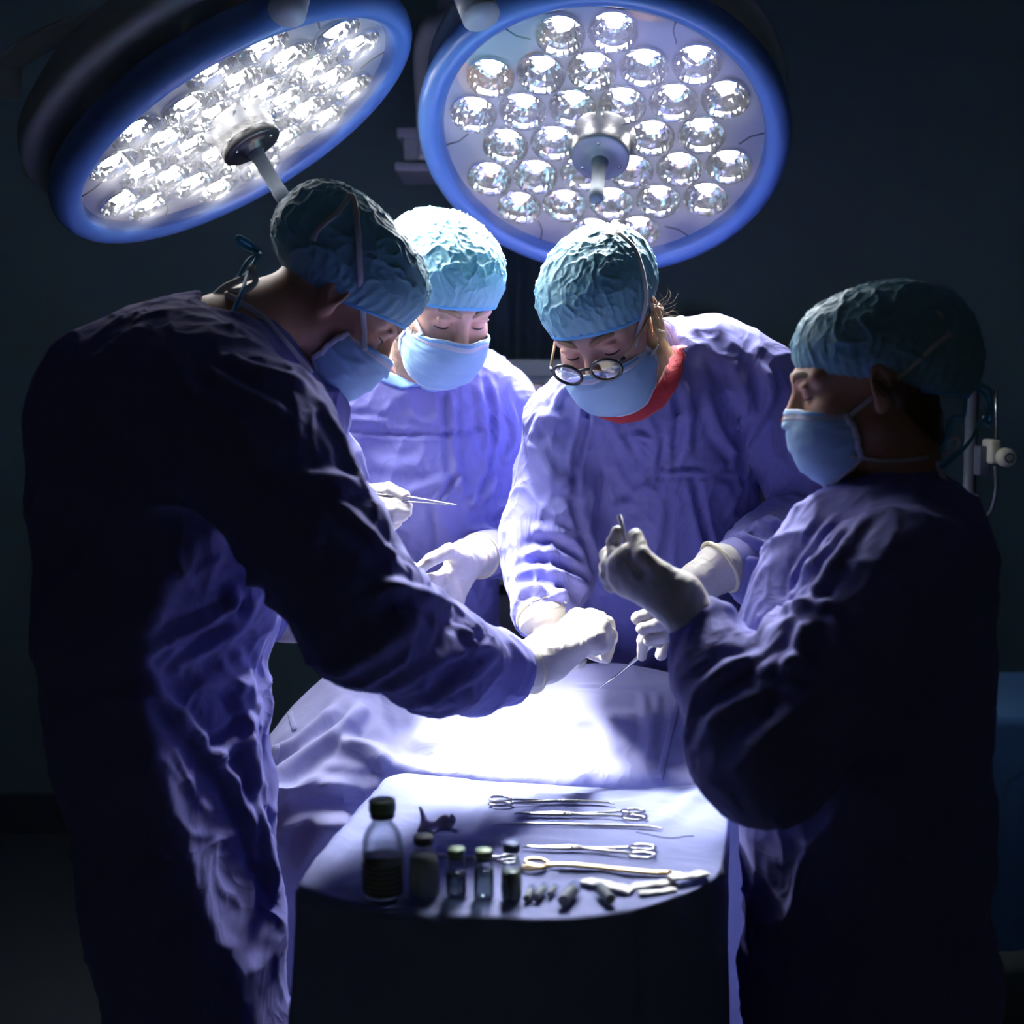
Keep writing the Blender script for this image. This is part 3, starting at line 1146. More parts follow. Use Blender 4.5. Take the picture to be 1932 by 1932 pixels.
    def strap(self, name, px, m, parent, w=0.0045, bvhs=None, off=0.0025, Ydef=None, th=0.25):
        """tie laid over what it crosses; px entries (x, y) are laid on the surface, (x, y, Y) hang free, Vectors are places"""
        bv = bvhs or [b for b in (getattr(self, 'mb', None), getattr(self, 'cb', None), getattr(self, 'gb', None), self.hb) if b is not None]
        pts, nr = [], []
        c = self.H.o
        for q in px:
            if isinstance(q, V):
                p = q
            elif len(q) == 3:
                p = P(*q)
            else:
                best = None
                for b in bv:
                    h = hit(b, q[0], q[1], off)
                    if h is not None and (best is None or h.y < best.y): best = h
                p = best if best is not None else P(q[0], q[1], Ydef if Ydef else c.y)
            pts.append(p)
        pts = crom(pts, 6)
        for p in pts:
            n = (p - c).normalized() + (V((0, 0, CAMZ)) - p).normalized() * 0.8
            nr.append(n.normalized())
        return MB().tube(pts, w, 8, flat=(nr, th)).build(name, m, parent)

    def gown(self, sdf, strokes=(), wr=0.006, fr=(9, 9, 7), seed=0, name='surgical_gown', cut=None, fine=0.0022, sm=1, m=GOWN):
        v, f = sdf.mesh()
        v = smooth_mesh(v, f, sm)
        n = normals(v, f)
        q = v * np.array(fr) + seed
        d = wr * (0.7 * fbm(q, 2) + 1.0 * ridged(q * 1.2 + 3, 3.5)) + fine * (ridged(v * np.array([19, 19, 11.0]) + seed, 4.5) + 0.5 * fbm(v * 40 + seed, 2))
        v = v + n * d[:, None]
        if strokes: v = folds(v, f, strokes)
        self.gowno = mesh_obj(name, v, f, m, self.root)
        self.gb = bvh_of(v, f)
        return self.gowno

    def collar(self, pts, w, m, th=0.35, name='collar'):
        pts = crom(pts, 6)
        c = sum(pts, V()) / len(pts)
        ax = (self.H.o - c).normalized()
        nr = []
        for p in pts:
            d = p - c
            nr.append((d - ax * d.dot(ax)).normalized())
        return MB().tube(pts, w, 12, flat=(nr, th)).build(name, m, self.gowno)

    def eye(self, sx, brow=True, m=BROW, open_=0.0, liner=True):
        H = self.H
        c = np.array([sx * 0.032, 0.0765, -0.003])
        pts = []
        for k in range(11):
            a = -1 + 2 * k / 10
            x = sx * 0.032 + 0.0145 * a
            z = -0.0085 - 0.0015 * (1 - a * a)
            y = 0.0765 + 0.0150 * math.sqrt(max(0.02, 1 - (0.0145 * a / 0.0162) ** 2 - ((z + 0.003) / 0.0128) ** 2 * 0.9))
            pts.append(H.w(x, y, z))
        MB().tube(pts, [0.0006 + 0.0009 * math.sin(math.pi * k / 10) for k in range(11)], 6).build('eyelashes', LASH, self.body)
        if brow:
            b = [(0.010, 0.0975, 0.016), (0.022, 0.0965, 0.0215), (0.036, 0.0890, 0.0235), (0.050, 0.0775, 0.018)]
            pp = crom([H.w(sx * x, y, z) for x, y, z in b], 5)
            n = len(pp)
            nr = [(p - H.w(0, 0.0, 0.01)).normalized() for p in pp]
            MB().tube(pp, [0.0042 * (0.5 + 0.7 * math.sin(math.pi * (k + 1.5) / (n + 2))) for k in range(n)], 8, flat=(nr, 0.5)).build('eyebrow', m, self.body)

    def hair_strands(self, name, roots, m, parent=None):
        """roots: list of polylines (world); thin tapering strands in one mesh"""
        b = MB()
        for pl, r in roots:
            p = crom(pl, 4) if len(pl) > 2 else pl
            b.tube(p, [r * (1 - 0.8 * i / (len(p) - 1)) for i in range(len(p))], 4, cap=False)
        o = b.build(name, m, parent or self.body)
        o['kind'] = 'stuff'
        return o

    def hand(self, wrist, mcps, fingers, thumb, fr=0.0088, h=0.0018, palm=0.013, name='glove', m=GLOVE, wr=0.026, cuff=None, wk=0.016):
        """gloved hand: wrist point, knuckles, five finger chains [(x,y,Y)...]"""
        s = SDF(h)
        wv = np.array(P(*wrist))
        if cuff is not None:
            cv = np.array(P(*cuff[:3]))
            s.cone(cv, cuff[3], wv, wr, 0.012)
        mv = [np.array(P(*q)) for q in mcps]
        for i, q in enumerate(mv):
            s.cone(wv, wr * 0.80, q, palm, wk)
        for a, b in zip(mv[:-1], mv[1:]):
            s.cone(a, palm, b, palm, 0.008)
        sc = (1.0, 1.04, 1.0, 0.88)
        for k, (q, ch) in enumerate(zip(mv, fingers)):
            pts = [q] + [np.array(P(*c)) for c in ch]
            rr = [fr * sc[k] * t for t in (1.12, 1.06, 0.98, 0.86)]
            first = len(s.pr)
            for i in range(len(pts) - 1):
                s.cone(pts[i], rr[min(i, 3)], pts[i + 1], rr[min(i + 1, 3)], 0.003 if i else 0.005)
        tp = [wv * 0.55 + np.array(P(*thumb[0])) * 0.45] + [np.array(P(*c)) for c in thumb]
        rr = [0.016, 0.0125, 0.0105, 0.0088]
        for i in range(len(tp) - 1):
            s.cone(tp[i], rr[min(i, 3)], tp[i + 1], rr[min(i + 1, 3)], 0.004 if i else 0.012)
        v, f = s.mesh()
        n = normals(v, f)
        v = v + n * (0.0006 * ridged(v * 55, 3) + 0.0005 * fbm(v * 60, 2))[:, None]
        o = mesh_obj(name, v, f, m, self.root)
        return o

    def sleeve_end(self, a, b, ra, rb, glove=None, rim=True, parent=None):
        """knit cuff tube from a to b and the rolled rim of the glove over it"""
        a, b = V(a), V(b)
        t = (b - a).normalized()
        M = Matrix.Translation(a) @ t.to_track_quat('Z', 'Y').to_matrix().to_4x4()
        L = (b - a).length
        prof = [(ra * 0.6, 0), (ra, 0.002), (ra * 1.01, L * 0.3), (rb * 1.02, L * 0.7), (rb, L - 0.002), (rb * 0.7, L)]
        MB().lathe(prof, 32, M).build('cuff', CUFF, parent or self.gowno)


def rim(o, c, axis, r, w=0.0032, sq=(1, 1)):
    axis = V(axis).normalized()
    u = axis.orthogonal().normalized()
    if abs(u.z) < 0.9: u = (V((0, 0, 1)) - axis * axis.z).normalized()
    w2 = axis.cross(u)
    pts = [V(c) + u * math.cos(2 * math.pi * k / 32) * r * sq[0] + w2 * math.sin(2 * math.pi * k / 32) * r * sq[1] for k in range(33)]
    MB().tube(pts, w, 8).build('glove_rim', GRIM, o)


def collar_band(p, px, w, m):
    o = seam_on(p.gb, px, 'collar', m, p.gowno, w, .002, .3, 8)
    return o


def low_body(legs, torso, arms=()):
    """plain body under the clothes: torso, arms to the wrist, legs to the floor"""
    s = SDF(0.012)
    s.chain(torso, 0.05, flat=((0, 1, 0), 0.8))
    for a in arms: s.chain(a, 0.03)
    for l in legs: s.chain(l, 0.03)
    return s


def legs_at(x, y, dx=0.07, dy=0.0, fx=0.0, fy=-0.1, hip=0.80):
    out = []
    for sg in (-1, 1):
        X, Y = x + sg * dx, y + sg * dy
        out.append([W(X, Y, hip, 0.070), W(X, Y, 0.47, 0.052), W(X, Y, 0.09, 0.038), W(X + fx, Y + fy, 0.035, 0.032)])
    return out


def wear(p, legs):
    """scrub trousers and a pair of clogs"""
    s = SDF(0.012)
    for l in legs: s.chain([(l[0][0] - np.array([0, 0, .12]), .062), (l[1][0], .058), (l[2][0] + np.array([0, 0, .06]), .055)], 0.03)
    v, f = s.mesh()
    mesh_obj('trousers', v, f, TROUS, p.root)
    for l in legs:
        s = SDF(0.008)
        s.cone(l[2][0] * np.array([1, 1, 0]) + np.array([0, 0, .05]), .048, l[3][0] * np.array([1, 1, 0]) + np.array([0, 0, .045]), .044, 0.02)
        s.plane((0, 0, 0.004), (0, 0, -1))
        v, f = s.mesh()
        mesh_obj('shoe', v, f, DGREY, p.root)


def shrink(ch, d):
    return [(p, max(r - d, 0.022)) for p, r in ch]


# ---- person with glasses, behind the table
pC = Person((0.25, 2.6), 'person in glasses, blue cap and red-collared gown, bending over the patient with head down')
HC = Head((1115, 657), 2.10, -24, 38, 9)
torsoC = [J(1240, 770, 2.27, .135), J(1245, 950, 2.33, .150), J(1262, 1130, 2.53, .145), J(1292, 1300, 2.69, .165), W(0.33, 2.78, .55, .19), W(0.33, 2.78, .26, .20)]
armCR = [J(1075, 815, 2.27, .076), J(1032, 1010, 2.22, .068), J(1032, 1080, 2.2, .062), J(1026, 1145, 2.13, .052)]
armCL = [J(1432, 745, 2.27, .080), J(1530, 880, 2.27, .074), J(1540, 985, 2.22, .066), J(1440, 1048, 2.13, .052), J(1408, 1062, 2.10, .046)]
pC.head(HC, P(1235, 740, 2.26), body=low_body(LC := legs_at(0.33, 2.78), shrink(torsoC[:4], .03), [shrink(armCR, .02), shrink(armCL, .02)]), nr=0.050)
s = SDF(0.0044)
s.chain(torsoC, 0.06, flat=((0, 1, 0), 0.72))
s.chain([J(1085, 800, 2.27, .070), J(1150, 765, 2.26, .075), J(1240, 735, 2.28, .085), J(1350, 700, 2.29, .075), J(1432, 728, 2.28, .072)], 0.05)
s.cone(*J(1235, 735, 2.28, .075), *J(1222, 705, 2.25, .066), 0.03)
s.chain(armCR, 0.028)
s.chain(armCL, 0.028)
s.cone(*J(1090, 1040, 2.2, .030), *J(1060, 1100, 2.17, .040), 0.03)
s.cone(*J(1480, 1010, 2.16, .050), *J(1430, 1100, 2.13, .040), 0.03)
s.ell(np.array(P(1218, 676, 2.22)), (.055, .058, .075), 0.012, '-')
pC.gown(s, [
    ([(1112, 745), (1105, 800), (1090, 860), (1083, 930)], .006, -.010),
    ([(1083, 930), (1098, 1000), (1125, 1080)], .010, -.008),
    ([(1000, 830), (1035, 890), (1070, 930)], .012, .008),
    ([(1040, 780), (1060, 740), (1090, 725)], .008, .006),
    ([(1075, 800), (1020, 790), (1005, 830)], .012, .006),
    ([(970, 1090), (1010, 1075), (1060, 1085), (1110, 1110)], .010, .010),
    ([(975, 1120), (1010, 1108), (1060, 1120), (1100, 1150)], .009, .010),
    ([(985, 1050), (1040, 1040), (1100, 1070)], .010, .008),
    ([(1000, 1000), (1060, 1010), (1110, 1050)], .010, .006),
    ([(1150, 790), (1180, 850), (1200, 900)], .008, .006),
    ([(1200, 900), (1240, 850), (1245, 800)], .010, .007),
    ([(1245, 800), (1250, 860), (1245, 920)], .007, -.008),
    ([(1290, 720), (1300, 780), (1295, 860)], .010, .008),
    ([(1325, 730), (1350, 800), (1390, 860)], .010, .009),
    ([(1275, 730), (1282, 800), (1270, 880)], .007, -.006),
    ([(1240, 895), (1300, 890), (1390, 895)], .005, .006),
    ([(1310, 905), (1325, 980), (1340, 1040)], .007, -.010),
    ([(1395, 780), (1398, 860), (1395, 960), (1420, 1010)], .008, -.010),
    ([(1440, 690), (1455, 740), (1430, 800), (1400, 850)], .009, .010),
    ([(1380, 680), (1400, 730), (1420, 790)], .011, .008),
    ([(1340, 690), (1380, 780), (1400, 800)], .009, -.006),
    ([(1165, 830), (1200, 820), (1230, 830)], .005, .006),
    ([(1150, 870), (1190, 920), (1240, 920)], .009, .006),
    ([(1160, 960), (1200, 940), (1220, 900)], .010, .006),
    ([(1250, 960), (1235, 1040), (1225, 1100)], .012, .006),
    ([(1400, 1010), (1440, 1030), (1480, 1020)], .009, .009),
    ([(1450, 980), (1500, 1000), (1540, 990)], .010, .009),
    ([(1400, 1060), (1450, 1065), (1500, 1060)], .010, .007),
    ([(1380, 1040), (1392, 1075), (1396, 1105)], .005, .005),
    ([(1270, 1140), (1275, 1180), (1280, 1230)], .008, .006),
    ([(1330, 1130), (1330, 1180), (1325, 1240)], .008, .007),
], wr=.0050, seed=3, fine=.0034)
pC.cap(c=(0, -0.012, 0.047), r=(.087, .110, .080), z0=-.002, sl=.36, seed=2)
pC.mask(seed=2)
collar_band(pC, [(1105, 748), (1135, 770), (1168, 782), (1205, 777), (1240, 755), (1262, 722), (1277, 686), (1283, 655)], .0150, RED)
for sx in (-1, 1): pC.eye(sx, m=mat('light_brown_brow', (.22, .12, .06), .7))
pC.sleeve_end(P(1026, 1136, 2.14), P(1027, 1172, 2.10), .043, .0385)
gl = pC.hand((1036, 1192, 2.09), [(1062, 1215, 2.17), (1072, 1222, 2.15), (1076, 1230, 2.13), (1072, 1236, 2.11)],
             [[(1085, 1232, 2.21), (1090, 1243, 2.22), (1088, 1250, 2.22)], [(1092, 1236, 2.19), (1096, 1246, 2.20), (1092, 1252, 2.20)],
              [(1094, 1243, 2.16), (1094, 1251, 2.17), (1088, 1256, 2.17)], [(1088, 1246, 2.14), (1086, 1254, 2.15), (1080, 1258, 2.15)]],
             [(1046, 1222, 2.19), (1064, 1236, 2.21), (1078, 1246, 2.22)], cuff=(1028, 1172, 2.10, .0405))
rim(gl, P(1027, 1165, 2.106), P(1034, 1190, 2.08) - P(1026, 1160, 2.11), .0415)
pC.sleeve_end(P(1415, 1060, 2.105), P(1338, 1077, 2.06), .043, .036)
gl = pC.hand((1318, 1100, 2.05), [(1262, 1150, 2.03), (1275, 1162, 2.02), (1288, 1178, 2.02), (1300, 1192, 2.02)],
             [[(1222, 1180, 2.02), (1213, 1208, 2.02), (1211, 1238, 2.03)], [(1222, 1160, 2.0), (1203, 1166, 2.0), (1222, 1180, 2.03)],
              [(1236, 1180, 1.99), (1212, 1186, 1.99), (1232, 1200, 2.03)], [(1250, 1204, 1.99), (1224, 1208, 1.99), (1244, 1214, 2.03)]],
             [(1282, 1168, 2.06), (1254, 1200, 2.06), (1247, 1236, 2.05)], cuff=(1356, 1073, 2.065, .039), wr=.029)
rim(gl, P(1358, 1070, 2.066), P(1358, 1070, 2.066) - P(1318, 1095, 2.05), .0415)

# ---- man behind the table, between the dark-gowned man and the glasses wearer
pB = Person((-0.16, 2.8), 'person in pale blue cap and mask with grey stubble, standing behind the table holding tweezers')
HB = Head((868, 605), 2.26, 31, 33, 0)
torsoB = [J(795, 800, 2.50, .145), J(795, 950, 2.50, .150), J(790, 1100, 2.55, .135), J(795, 1250, 2.64, .150), W(-0.16, 2.80, .55, .18), W(-0.16, 2.82, .26, .20)]
armBL = [J(930, 775, 2.52, .078), J(955, 880, 2.54, .072), J(955, 1000, 2.52, .066), J(938, 1036, 2.45, .050)]
armBR = [J(640, 800, 2.48, .078), J(596, 930, 2.42, .070), J(590, 980, 2.38, .06), J(640, 965, 2.28, .044)]
pB.head(HB, P(800, 730, 2.47), body=low_body(LB := legs_at(-0.16, 2.82), shrink(torsoB[:4], .03), [shrink(armBL, .018), shrink(armBR, .018)]), nr=0.058)
s = SDF(0.0046)
s.chain(torsoB, 0.06, flat=((0, 1, 0), 0.72))
s.chain([J(640, 790, 2.48, .066), J(720, 745, 2.48, .07), J(800, 735, 2.49, .08), J(870, 740, 2.5, .072), J(930, 765, 2.52, .070)], 0.05)
s.cone(*J(790, 740, 2.49, .075), *J(785, 705, 2.45, .068), 0.03)
s.chain(armBL, 0.028)
s.chain(armBR, 0.028)
s.ell(np.array(P(790, 672, 2.42)), (.056, .060, .062), 0.012, '-')
pB.gown(s, [
    ([(915, 720), (930, 800), (925, 880), (895, 960)], .007, -.010),
    ([(900, 730), (912, 800), (920, 850)], .008, .006),
    ([(640, 812), (690, 815), (780, 820), (860, 818), (915, 805)], .005, -.007),
    ([(640, 790), (690, 792), (730, 796)], .006, .006),
    ([(850, 740), (852, 820), (860, 880), (875, 930)], .007, .008),
    ([(835, 740), (842, 790), (850, 830)], .007, -.006),
    ([(775, 780), (800, 796), (830, 785)], .008, .005),
    ([(865, 895), (845, 920), (825, 950)], .005, -.008),
    ([(770, 930), (810, 915), (840, 905)], .009, .005),
    ([(812, 960), (815, 1010), (810, 1050)], .006, -.006),
    ([(880, 955), (915, 935), (930, 900)], .010, .010),
    ([(960, 760), (975, 830), (950, 880)], .010, .007),
    ([(935, 960), (960, 950), (985, 960)], .009, .008),
    ([(930, 985), (955, 978), (980, 985)], .009, -.008),
    ([(885, 1000), (920, 1000), (960, 1030)], .009, .009),
    ([(900, 1020), (930, 1030), (955, 1060)], .007, .006),
    ([(690, 860), (740, 880), (800, 870)], .014, .005),
], wr=.0045, seed=11, fine=.0030)
pB.cap(c=(0, -0.012, 0.047), r=(.089, .111, .080), pw=2.5, z0=-.002, sl=.34, seed=5, wr=.0045, fr=30)
pB.mask(seed=5)
collar_band(pB, [(686, 660), (696, 685), (720, 708), (760, 724), (810, 730), (860, 722)], .0105, BLUEC)
for sx in (-1, 1): pB.eye(sx, m=mat('sandy_brow', (.30, .18, .11), .7))
wear(pB, LB)
wear(pC, LC)
pB.sleeve_end(P(928, 1042, 2.41), P(880, 1053, 2.31), .041, .034)
gl = pB.hand((878, 1056, 2.30), [(842, 1086, 2.26), (845, 1103, 2.255), (852, 1120, 2.255), (860, 1137, 2.265)],
             [[(812, 1094, 2.235), (794, 1094, 2.235), (784, 1088, 2.24)], [(812, 1108, 2.235), (798, 1112, 2.25), (808, 1116, 2.275)],
              [(822, 1126, 2.24), (808, 1128, 2.255), (818, 1130, 2.275)], [(836, 1142, 2.245), (824, 1142, 2.26), (834, 1140, 2.275)]],
             [(848, 1040, 2.245), (813, 1056, 2.23), (784, 1080, 2.232)], cuff=(902, 1049, 2.345, .036), fr=.0098, palm=.0125, wr=.030)
rim(gl, P(903, 1049, 2.35), P(903, 1049, 2.35) - P(878, 1056, 2.30), .0375)
pB.sleeve_end(P(636, 965, 2.285), P(664, 962, 2.25), .036, .032)
gl = pB.hand((655, 964, 2.26), [(690, 946, 2.24), (692, 958, 2.235), (695, 973, 2.235), (700, 988, 2.24)],
             [[(712, 948, 2.22), (744, 950, 2.215), (769, 955, 2.215)], [(716, 962, 2.215), (746, 961, 2.21), (768, 966, 2.212)],
              [(716, 978, 2.22), (744, 977, 2.215), (761, 975, 2.218)], [(716, 996, 2.225), (738, 994, 2.22), (751, 986, 2.222)]],
             [(694, 928, 2.25), (733, 923, 2.225), (764, 936, 2.215)], cuff=(640, 965, 2.275, .034), fr=.0092, wr=.028)
rim(gl, P(640, 965, 2.28), P(655, 964, 2.26) - P(640, 965, 2.28), .035)

# ---- tall man at the left with his back to the camera
pA = Person((-0.40, 1.80), 'tall person with back turned leaning in from the left, dark gown, outstretched gloved hand')
HA = Head((722, 628), 1.92, 98, 44, 0, ex=0.032, s=.96)
torsoA = [J(270, 800, 1.80, .120), J(275, 950, 1.78, .138), J(285, 1200, 1.76, .138), J(300, 1420, 1.76, .130), J(340, 1700, 1.76, .122), W(-0.40, 1.76, .45, .13), W(-0.40, 1.76, .28, .15)]
armAR = [J(480, 830, 1.66, .092), J(600, 1020, 1.63, .080), J(690, 1165, 1.62, .076), J(830, 1240, 1.74, .062), J(930, 1262, 1.87, .046), J(955, 1262, 1.90, .040)]
armAL = [J(520, 760, 1.98, .085), J(590, 900, 2.02, .07), J(560, 1060, 2.0, .055), J(500, 1165, 1.95, .036)]
pA.head(HA, P(400, 650, 1.84), body=low_body(LA := legs_at(-0.45, 1.78, dx=0, dy=0.05, fx=0.1, fy=0.0), [(p + np.array([-.05, .01, 0]), r - .05) for p, r in torsoA[:5]], [shrink(armAR, .02), shrink(armAL, .018)]), nr=0.060, skin=SKIN2)
s = SDF(0.0046)
s.chain(torsoA, 0.06, flat=((0.25, 1, 0), 0.80))
for (p0, p1) in (((398, 1270), (452, 1470)), ((452, 1470), (520, 1700))):
    s.cone(np.array(P(*p0, 1.745)) + np.array([.296, -.222, 0]), .37, np.array(P(*p1, 1.745)) + np.array([.296, -.222, 0]), .37, 0.012, '-')
s.chain([J(455, 1080, 1.88, .040), J(462, 1200, 1.86, .030), J(466, 1330, 1.85, .028), J(474, 1480, 1.85, .026), J(492, 1700, 1.85, .026), J(500, 1900, 1.85, .026)], 0.03)
s.chain([J(225, 790, 1.80, .095), J(330, 700, 1.82, .075), J(430, 720, 1.84, .080), J(540, 790, 1.92, .085)], 0.06)
s.chain([J(240, 780, 1.78, .10), J(360, 760, 1.72, .095), J(480, 830, 1.66, .092)], 0.06)
s.cone(*J(340, 690, 1.83, .070), *J(390, 650, 1.84, .062), 0.03)
s.cone(*J(400, 900, 1.85, .13), *J(400, 1050, 1.82, .10), 0.07)
s.chain(armAR, 0.030)
s.chain(armAL, 0.028)
s.cone(*J(780, 1275, 1.71, .030), *J(905, 1315, 1.84, .018), 0.03)
s.ell(np.array(P(412, 630, 1.84)), (.062, .062, .05), 0.012, '-')
pA.gown(s, [
    ([(600, 750), (650, 840), (684, 910)], .010, .006),
    ([(500, 880), (580, 900), (680, 915)], .012, .009),
    ([(640, 950), (690, 1000), (750, 1060)], .010, .007),
    ([(720, 1110), (790, 1120), (850, 1150)], .011, .012),
    ([(600, 1100), (680, 1130), (770, 1080)], .014, .008),
    ([(620, 1270), (700, 1230), (790, 1160)], .014, .009),
    ([(720, 1300), (800, 1260), (900, 1180)], .014, .010),
    ([(800, 1330), (860, 1290), (940, 1220)], .012, .009),
    ([(850, 1240), (890, 1225), (930, 1215)], .008, .008),
    ([(860, 1180), (880, 1210), (900, 1240)], .007, .008),
    ([(290, 1290), (380, 1400), (480, 1540), (520, 1680)], .012, .012),
    ([(275, 1230), (370, 1180), (440, 1130), (480, 1090)], .010, .012),
    ([(310, 1265), (400, 1200), (460, 1150), (500, 1110)], .008, -.010),
    ([(360, 1290), (420, 1285), (470, 1295)], .012, .012),
    ([(410, 1250), (445, 1270), (470, 1320)], .010, .009),
    ([(440, 1230), (470, 1270), (480, 1330)], .008, .009),
    ([(440, 1300), (470, 1360), (480, 1430)], .010, .010),
    ([(385, 1410), (430, 1380), (470, 1340)], .008, -.009),
    ([(390, 1440), (440, 1410), (480, 1390)], .009, .009),
    ([(450, 1390), (480, 1440), (490, 1490)], .009, .009),
    ([(430, 1470), (470, 1560), (500, 1650)], .009, .008),
    ([(480, 1480), (500, 1580), (515, 1690)], .008, .008),
    ([(150, 690), (220, 650), (270, 615)], .014, .006),
    ([(330, 700), (400, 760), (480, 800)], .010, .008),
    ([(380, 690), (450, 740), (540, 780)], .010, .008),
    ([(420, 670), (500, 700), (580, 730)], .010, .007),
], wr=.0055, seed=21, fine=.0032)
pA.cap(c=(0, -0.024, 0.046), r=(.093, .125, .081), pw=2.5, z0=-.014, sl=.42, seed=8, wr=.0032, fr=30)
pA.mask(seed=8)
pA.collar([P(560, 690, 1.93), P(500, 668, 1.82), P(430, 645, 1.765), P(370, 622, 1.77), P(325, 592, 1.83), P(350, 590, 1.90)], .013, TIEB, .3)
for sx in (-1, 1): pA.eye(sx)
pA.sleeve_end(P(945, 1262, 1.895), P(1012, 1252, 1.965), .038, .033)
gl = pA.hand((1030, 1240, 1.965), [(1090, 1170, 2.03), (1115, 1173, 2.00), (1129, 1187, 1.965), (1120, 1206, 1.935)],
             [[(1132, 1168, 2.06), (1152, 1200, 2.065), (1143, 1240, 2.05)], [(1144, 1178, 2.025), (1150, 1206, 2.03), (1134, 1224, 2.04)],
              [(1148, 1197, 1.985), (1142, 1216, 1.99), (1116, 1218, 2.0)], [(1134, 1214, 1.945), (1122, 1224, 1.96), (1100, 1220, 1.98)]],
             [(1070, 1218, 2.05), (1104, 1226, 2.07), (1134, 1240, 2.065)], cuff=(992, 1257, 1.935, .037), fr=.0112, palm=.0165, wr=.034, wk=.018)
rim(gl, P(993, 1258, 1.94), P(1030, 1240, 1.965) - P(993, 1258, 1.94), .0385)
pA.sleeve_end(P(492, 1163, 1.955), P(520, 1170, 1.96), .036, .031)
gl = pA.hand((540, 1172, 1.965), [(585, 1178, 2.0), (588, 1184, 1.985), (590, 1190, 1.97), (588, 1196, 1.955)],
             [[(612, 1186, 2.01), (630, 1198, 2.015), (640, 1212, 2.02)], [(616, 1192, 1.99), (634, 1204, 2.0), (642, 1218, 2.005)],
              [(616, 1198, 1.975), (632, 1210, 1.985), (640, 1222, 1.99)], [(610, 1204, 1.96), (624, 1214, 1.965), (632, 1224, 1.975)]],
             [(560, 1185, 2.01), (585, 1200, 2.03), (600, 1212, 2.04)], cuff=(516, 1168, 1.96, .032))

# ---- person at the right in profile
pD = Person((0.44, 1.66), 'person at the right seen in profile, dark gown, gloved hand raised with a swab stick')
HD = Head((1529, 738), 1.72, -97, 11, 0, ex=-0.032, s=.95)
torsoD = [J(1690, 1060, 1.72, .115), J(1650, 1200, 1.70, .130), J(1630, 1400, 1.70, .138), J(1630, 1600, 1.72, .145), J(1640, 1850, 1.74, .15), W(0.47, 1.75, .45, .15), W(0.48, 1.75, .28, .16)]
armDL = [J(1690, 1095, 1.58, .084), J(1560, 1280, 1.56, .080), J(1440, 1415, 1.55, .078), J(1366, 1275, 1.60, .054), J(1332, 1200, 1.635, .041)]
armDR = [J(1620, 1050, 1.84, .075), J(1530, 1230, 1.86, .07), J(1480, 1330, 1.86, .06), J(1420, 1280, 1.80, .045)]
pD.head(HD, P(1700, 965, 1.73), jaw=.92, body=low_body(LD := legs_at(0.45, 1.75, dx=0, dy=0.06, fx=-0.1, fy=0.0), shrink(torsoD[:5], .03), [shrink(armDL, .02), shrink(armDR, .018)]), nr=0.050, skin=SKIN2)
s = SDF(0.005)
s.chain(torsoD, 0.06, flat=((0, 1, 0), 0.95))
s.chain([J(1630, 1050, 1.82, .062), J(1695, 1045, 1.72, .078), J(1720, 1090, 1.6, .078)], 0.05)
s.cone(*J(1530, 1090, 1.74, .050), *J(1490, 1200, 1.75, .060), 0.07)
s.cone(*J(1580, 1010, 1.72, .045), *J(1520, 1110, 1.74, .045), 0.05)
s.cone(*J(1705, 1020, 1.73, .062), *J(1700, 985, 1.73, .058), 0.03)
s.chain(armDL, 0.03)
s.chain(armDR, 0.03)
s.ell(np.array(P(1698, 955, 1.73)), (.055, .055, .055), 0.01, '-')
pD.gown(s, [
    ([(1575, 980), (1500, 1090), (1430, 1200)], .008, .009),
    ([(1600, 990), (1540, 1060), (1480, 1140)], .008, .009),
    ([(1640, 970), (1580, 1050), (1500, 1150)], .010, .007),
    ([(1480, 1145), (1520, 1140), (1570, 1140)], .008, .007),
    ([(1520, 1170), (1505, 1230), (1480, 1290)], .010, .008),
    ([(1440, 1270), (1480, 1250), (1530, 1260)], .010, .008),
    ([(1330, 1300), (1370, 1260), (1420, 1240)], .010, .008),
    ([(1330, 1380), (1390, 1330), (1440, 1310)], .012, .008),
    ([(1380, 1470), (1440, 1400), (1500, 1340)], .014, .009),
], wr=.006, seed=31, fine=.003)
pD.cap(c=(0, -0.024, 0.046), r=(.090, .116, .076), pw=2.1, z0=-.008, sl=.32, seed=13, wr=.0035, fr=30,
       extra=lambda s: s.ell((0, -0.095, 0.0), (.06, .05, .055), 0.04))
pD.mask(seed=13, yf=(0.107, 0.119, 0.117, 0.106, 0.076))
pD.collar([P(1568, 962, 1.73), P(1592, 990, 1.68), P(1650, 1008, 1.65), P(1720, 1000, 1.65), P(1775, 975, 1.69)], .012, RED, .3)
for sx in (-1, 1): pD.eye(sx)
wear(pA, LA)
wear(pD, LD)
pD.sleeve_end(P(1338, 1215, 1.63), P(1300, 1150, 1.65), .038, .031)
gl = pD.hand((1278, 1130, 1.65), [(1190, 1050, 1.68), (1174, 1066, 1.685), (1174, 1084, 1.695), (1184, 1102, 1.70)],
             [[(1162, 1044, 1.71), (1158, 1024, 1.72), (1166, 1004, 1.71)], [(1150, 1066, 1.715), (1146, 1048, 1.735), (1158, 1036, 1.74)],
              [(1147, 1086, 1.72), (1144, 1070, 1.745), (1158, 1060, 1.755)], [(1154, 1104, 1.725), (1150, 1090, 1.745), (1162, 1082, 1.755)]],
             [(1248, 1082, 1.645), (1212, 1048, 1.66), (1199, 1010, 1.685)], cuff=(1306, 1168, 1.64, .033), fr=.0098, palm=.015, wr=.029, wk=.018)
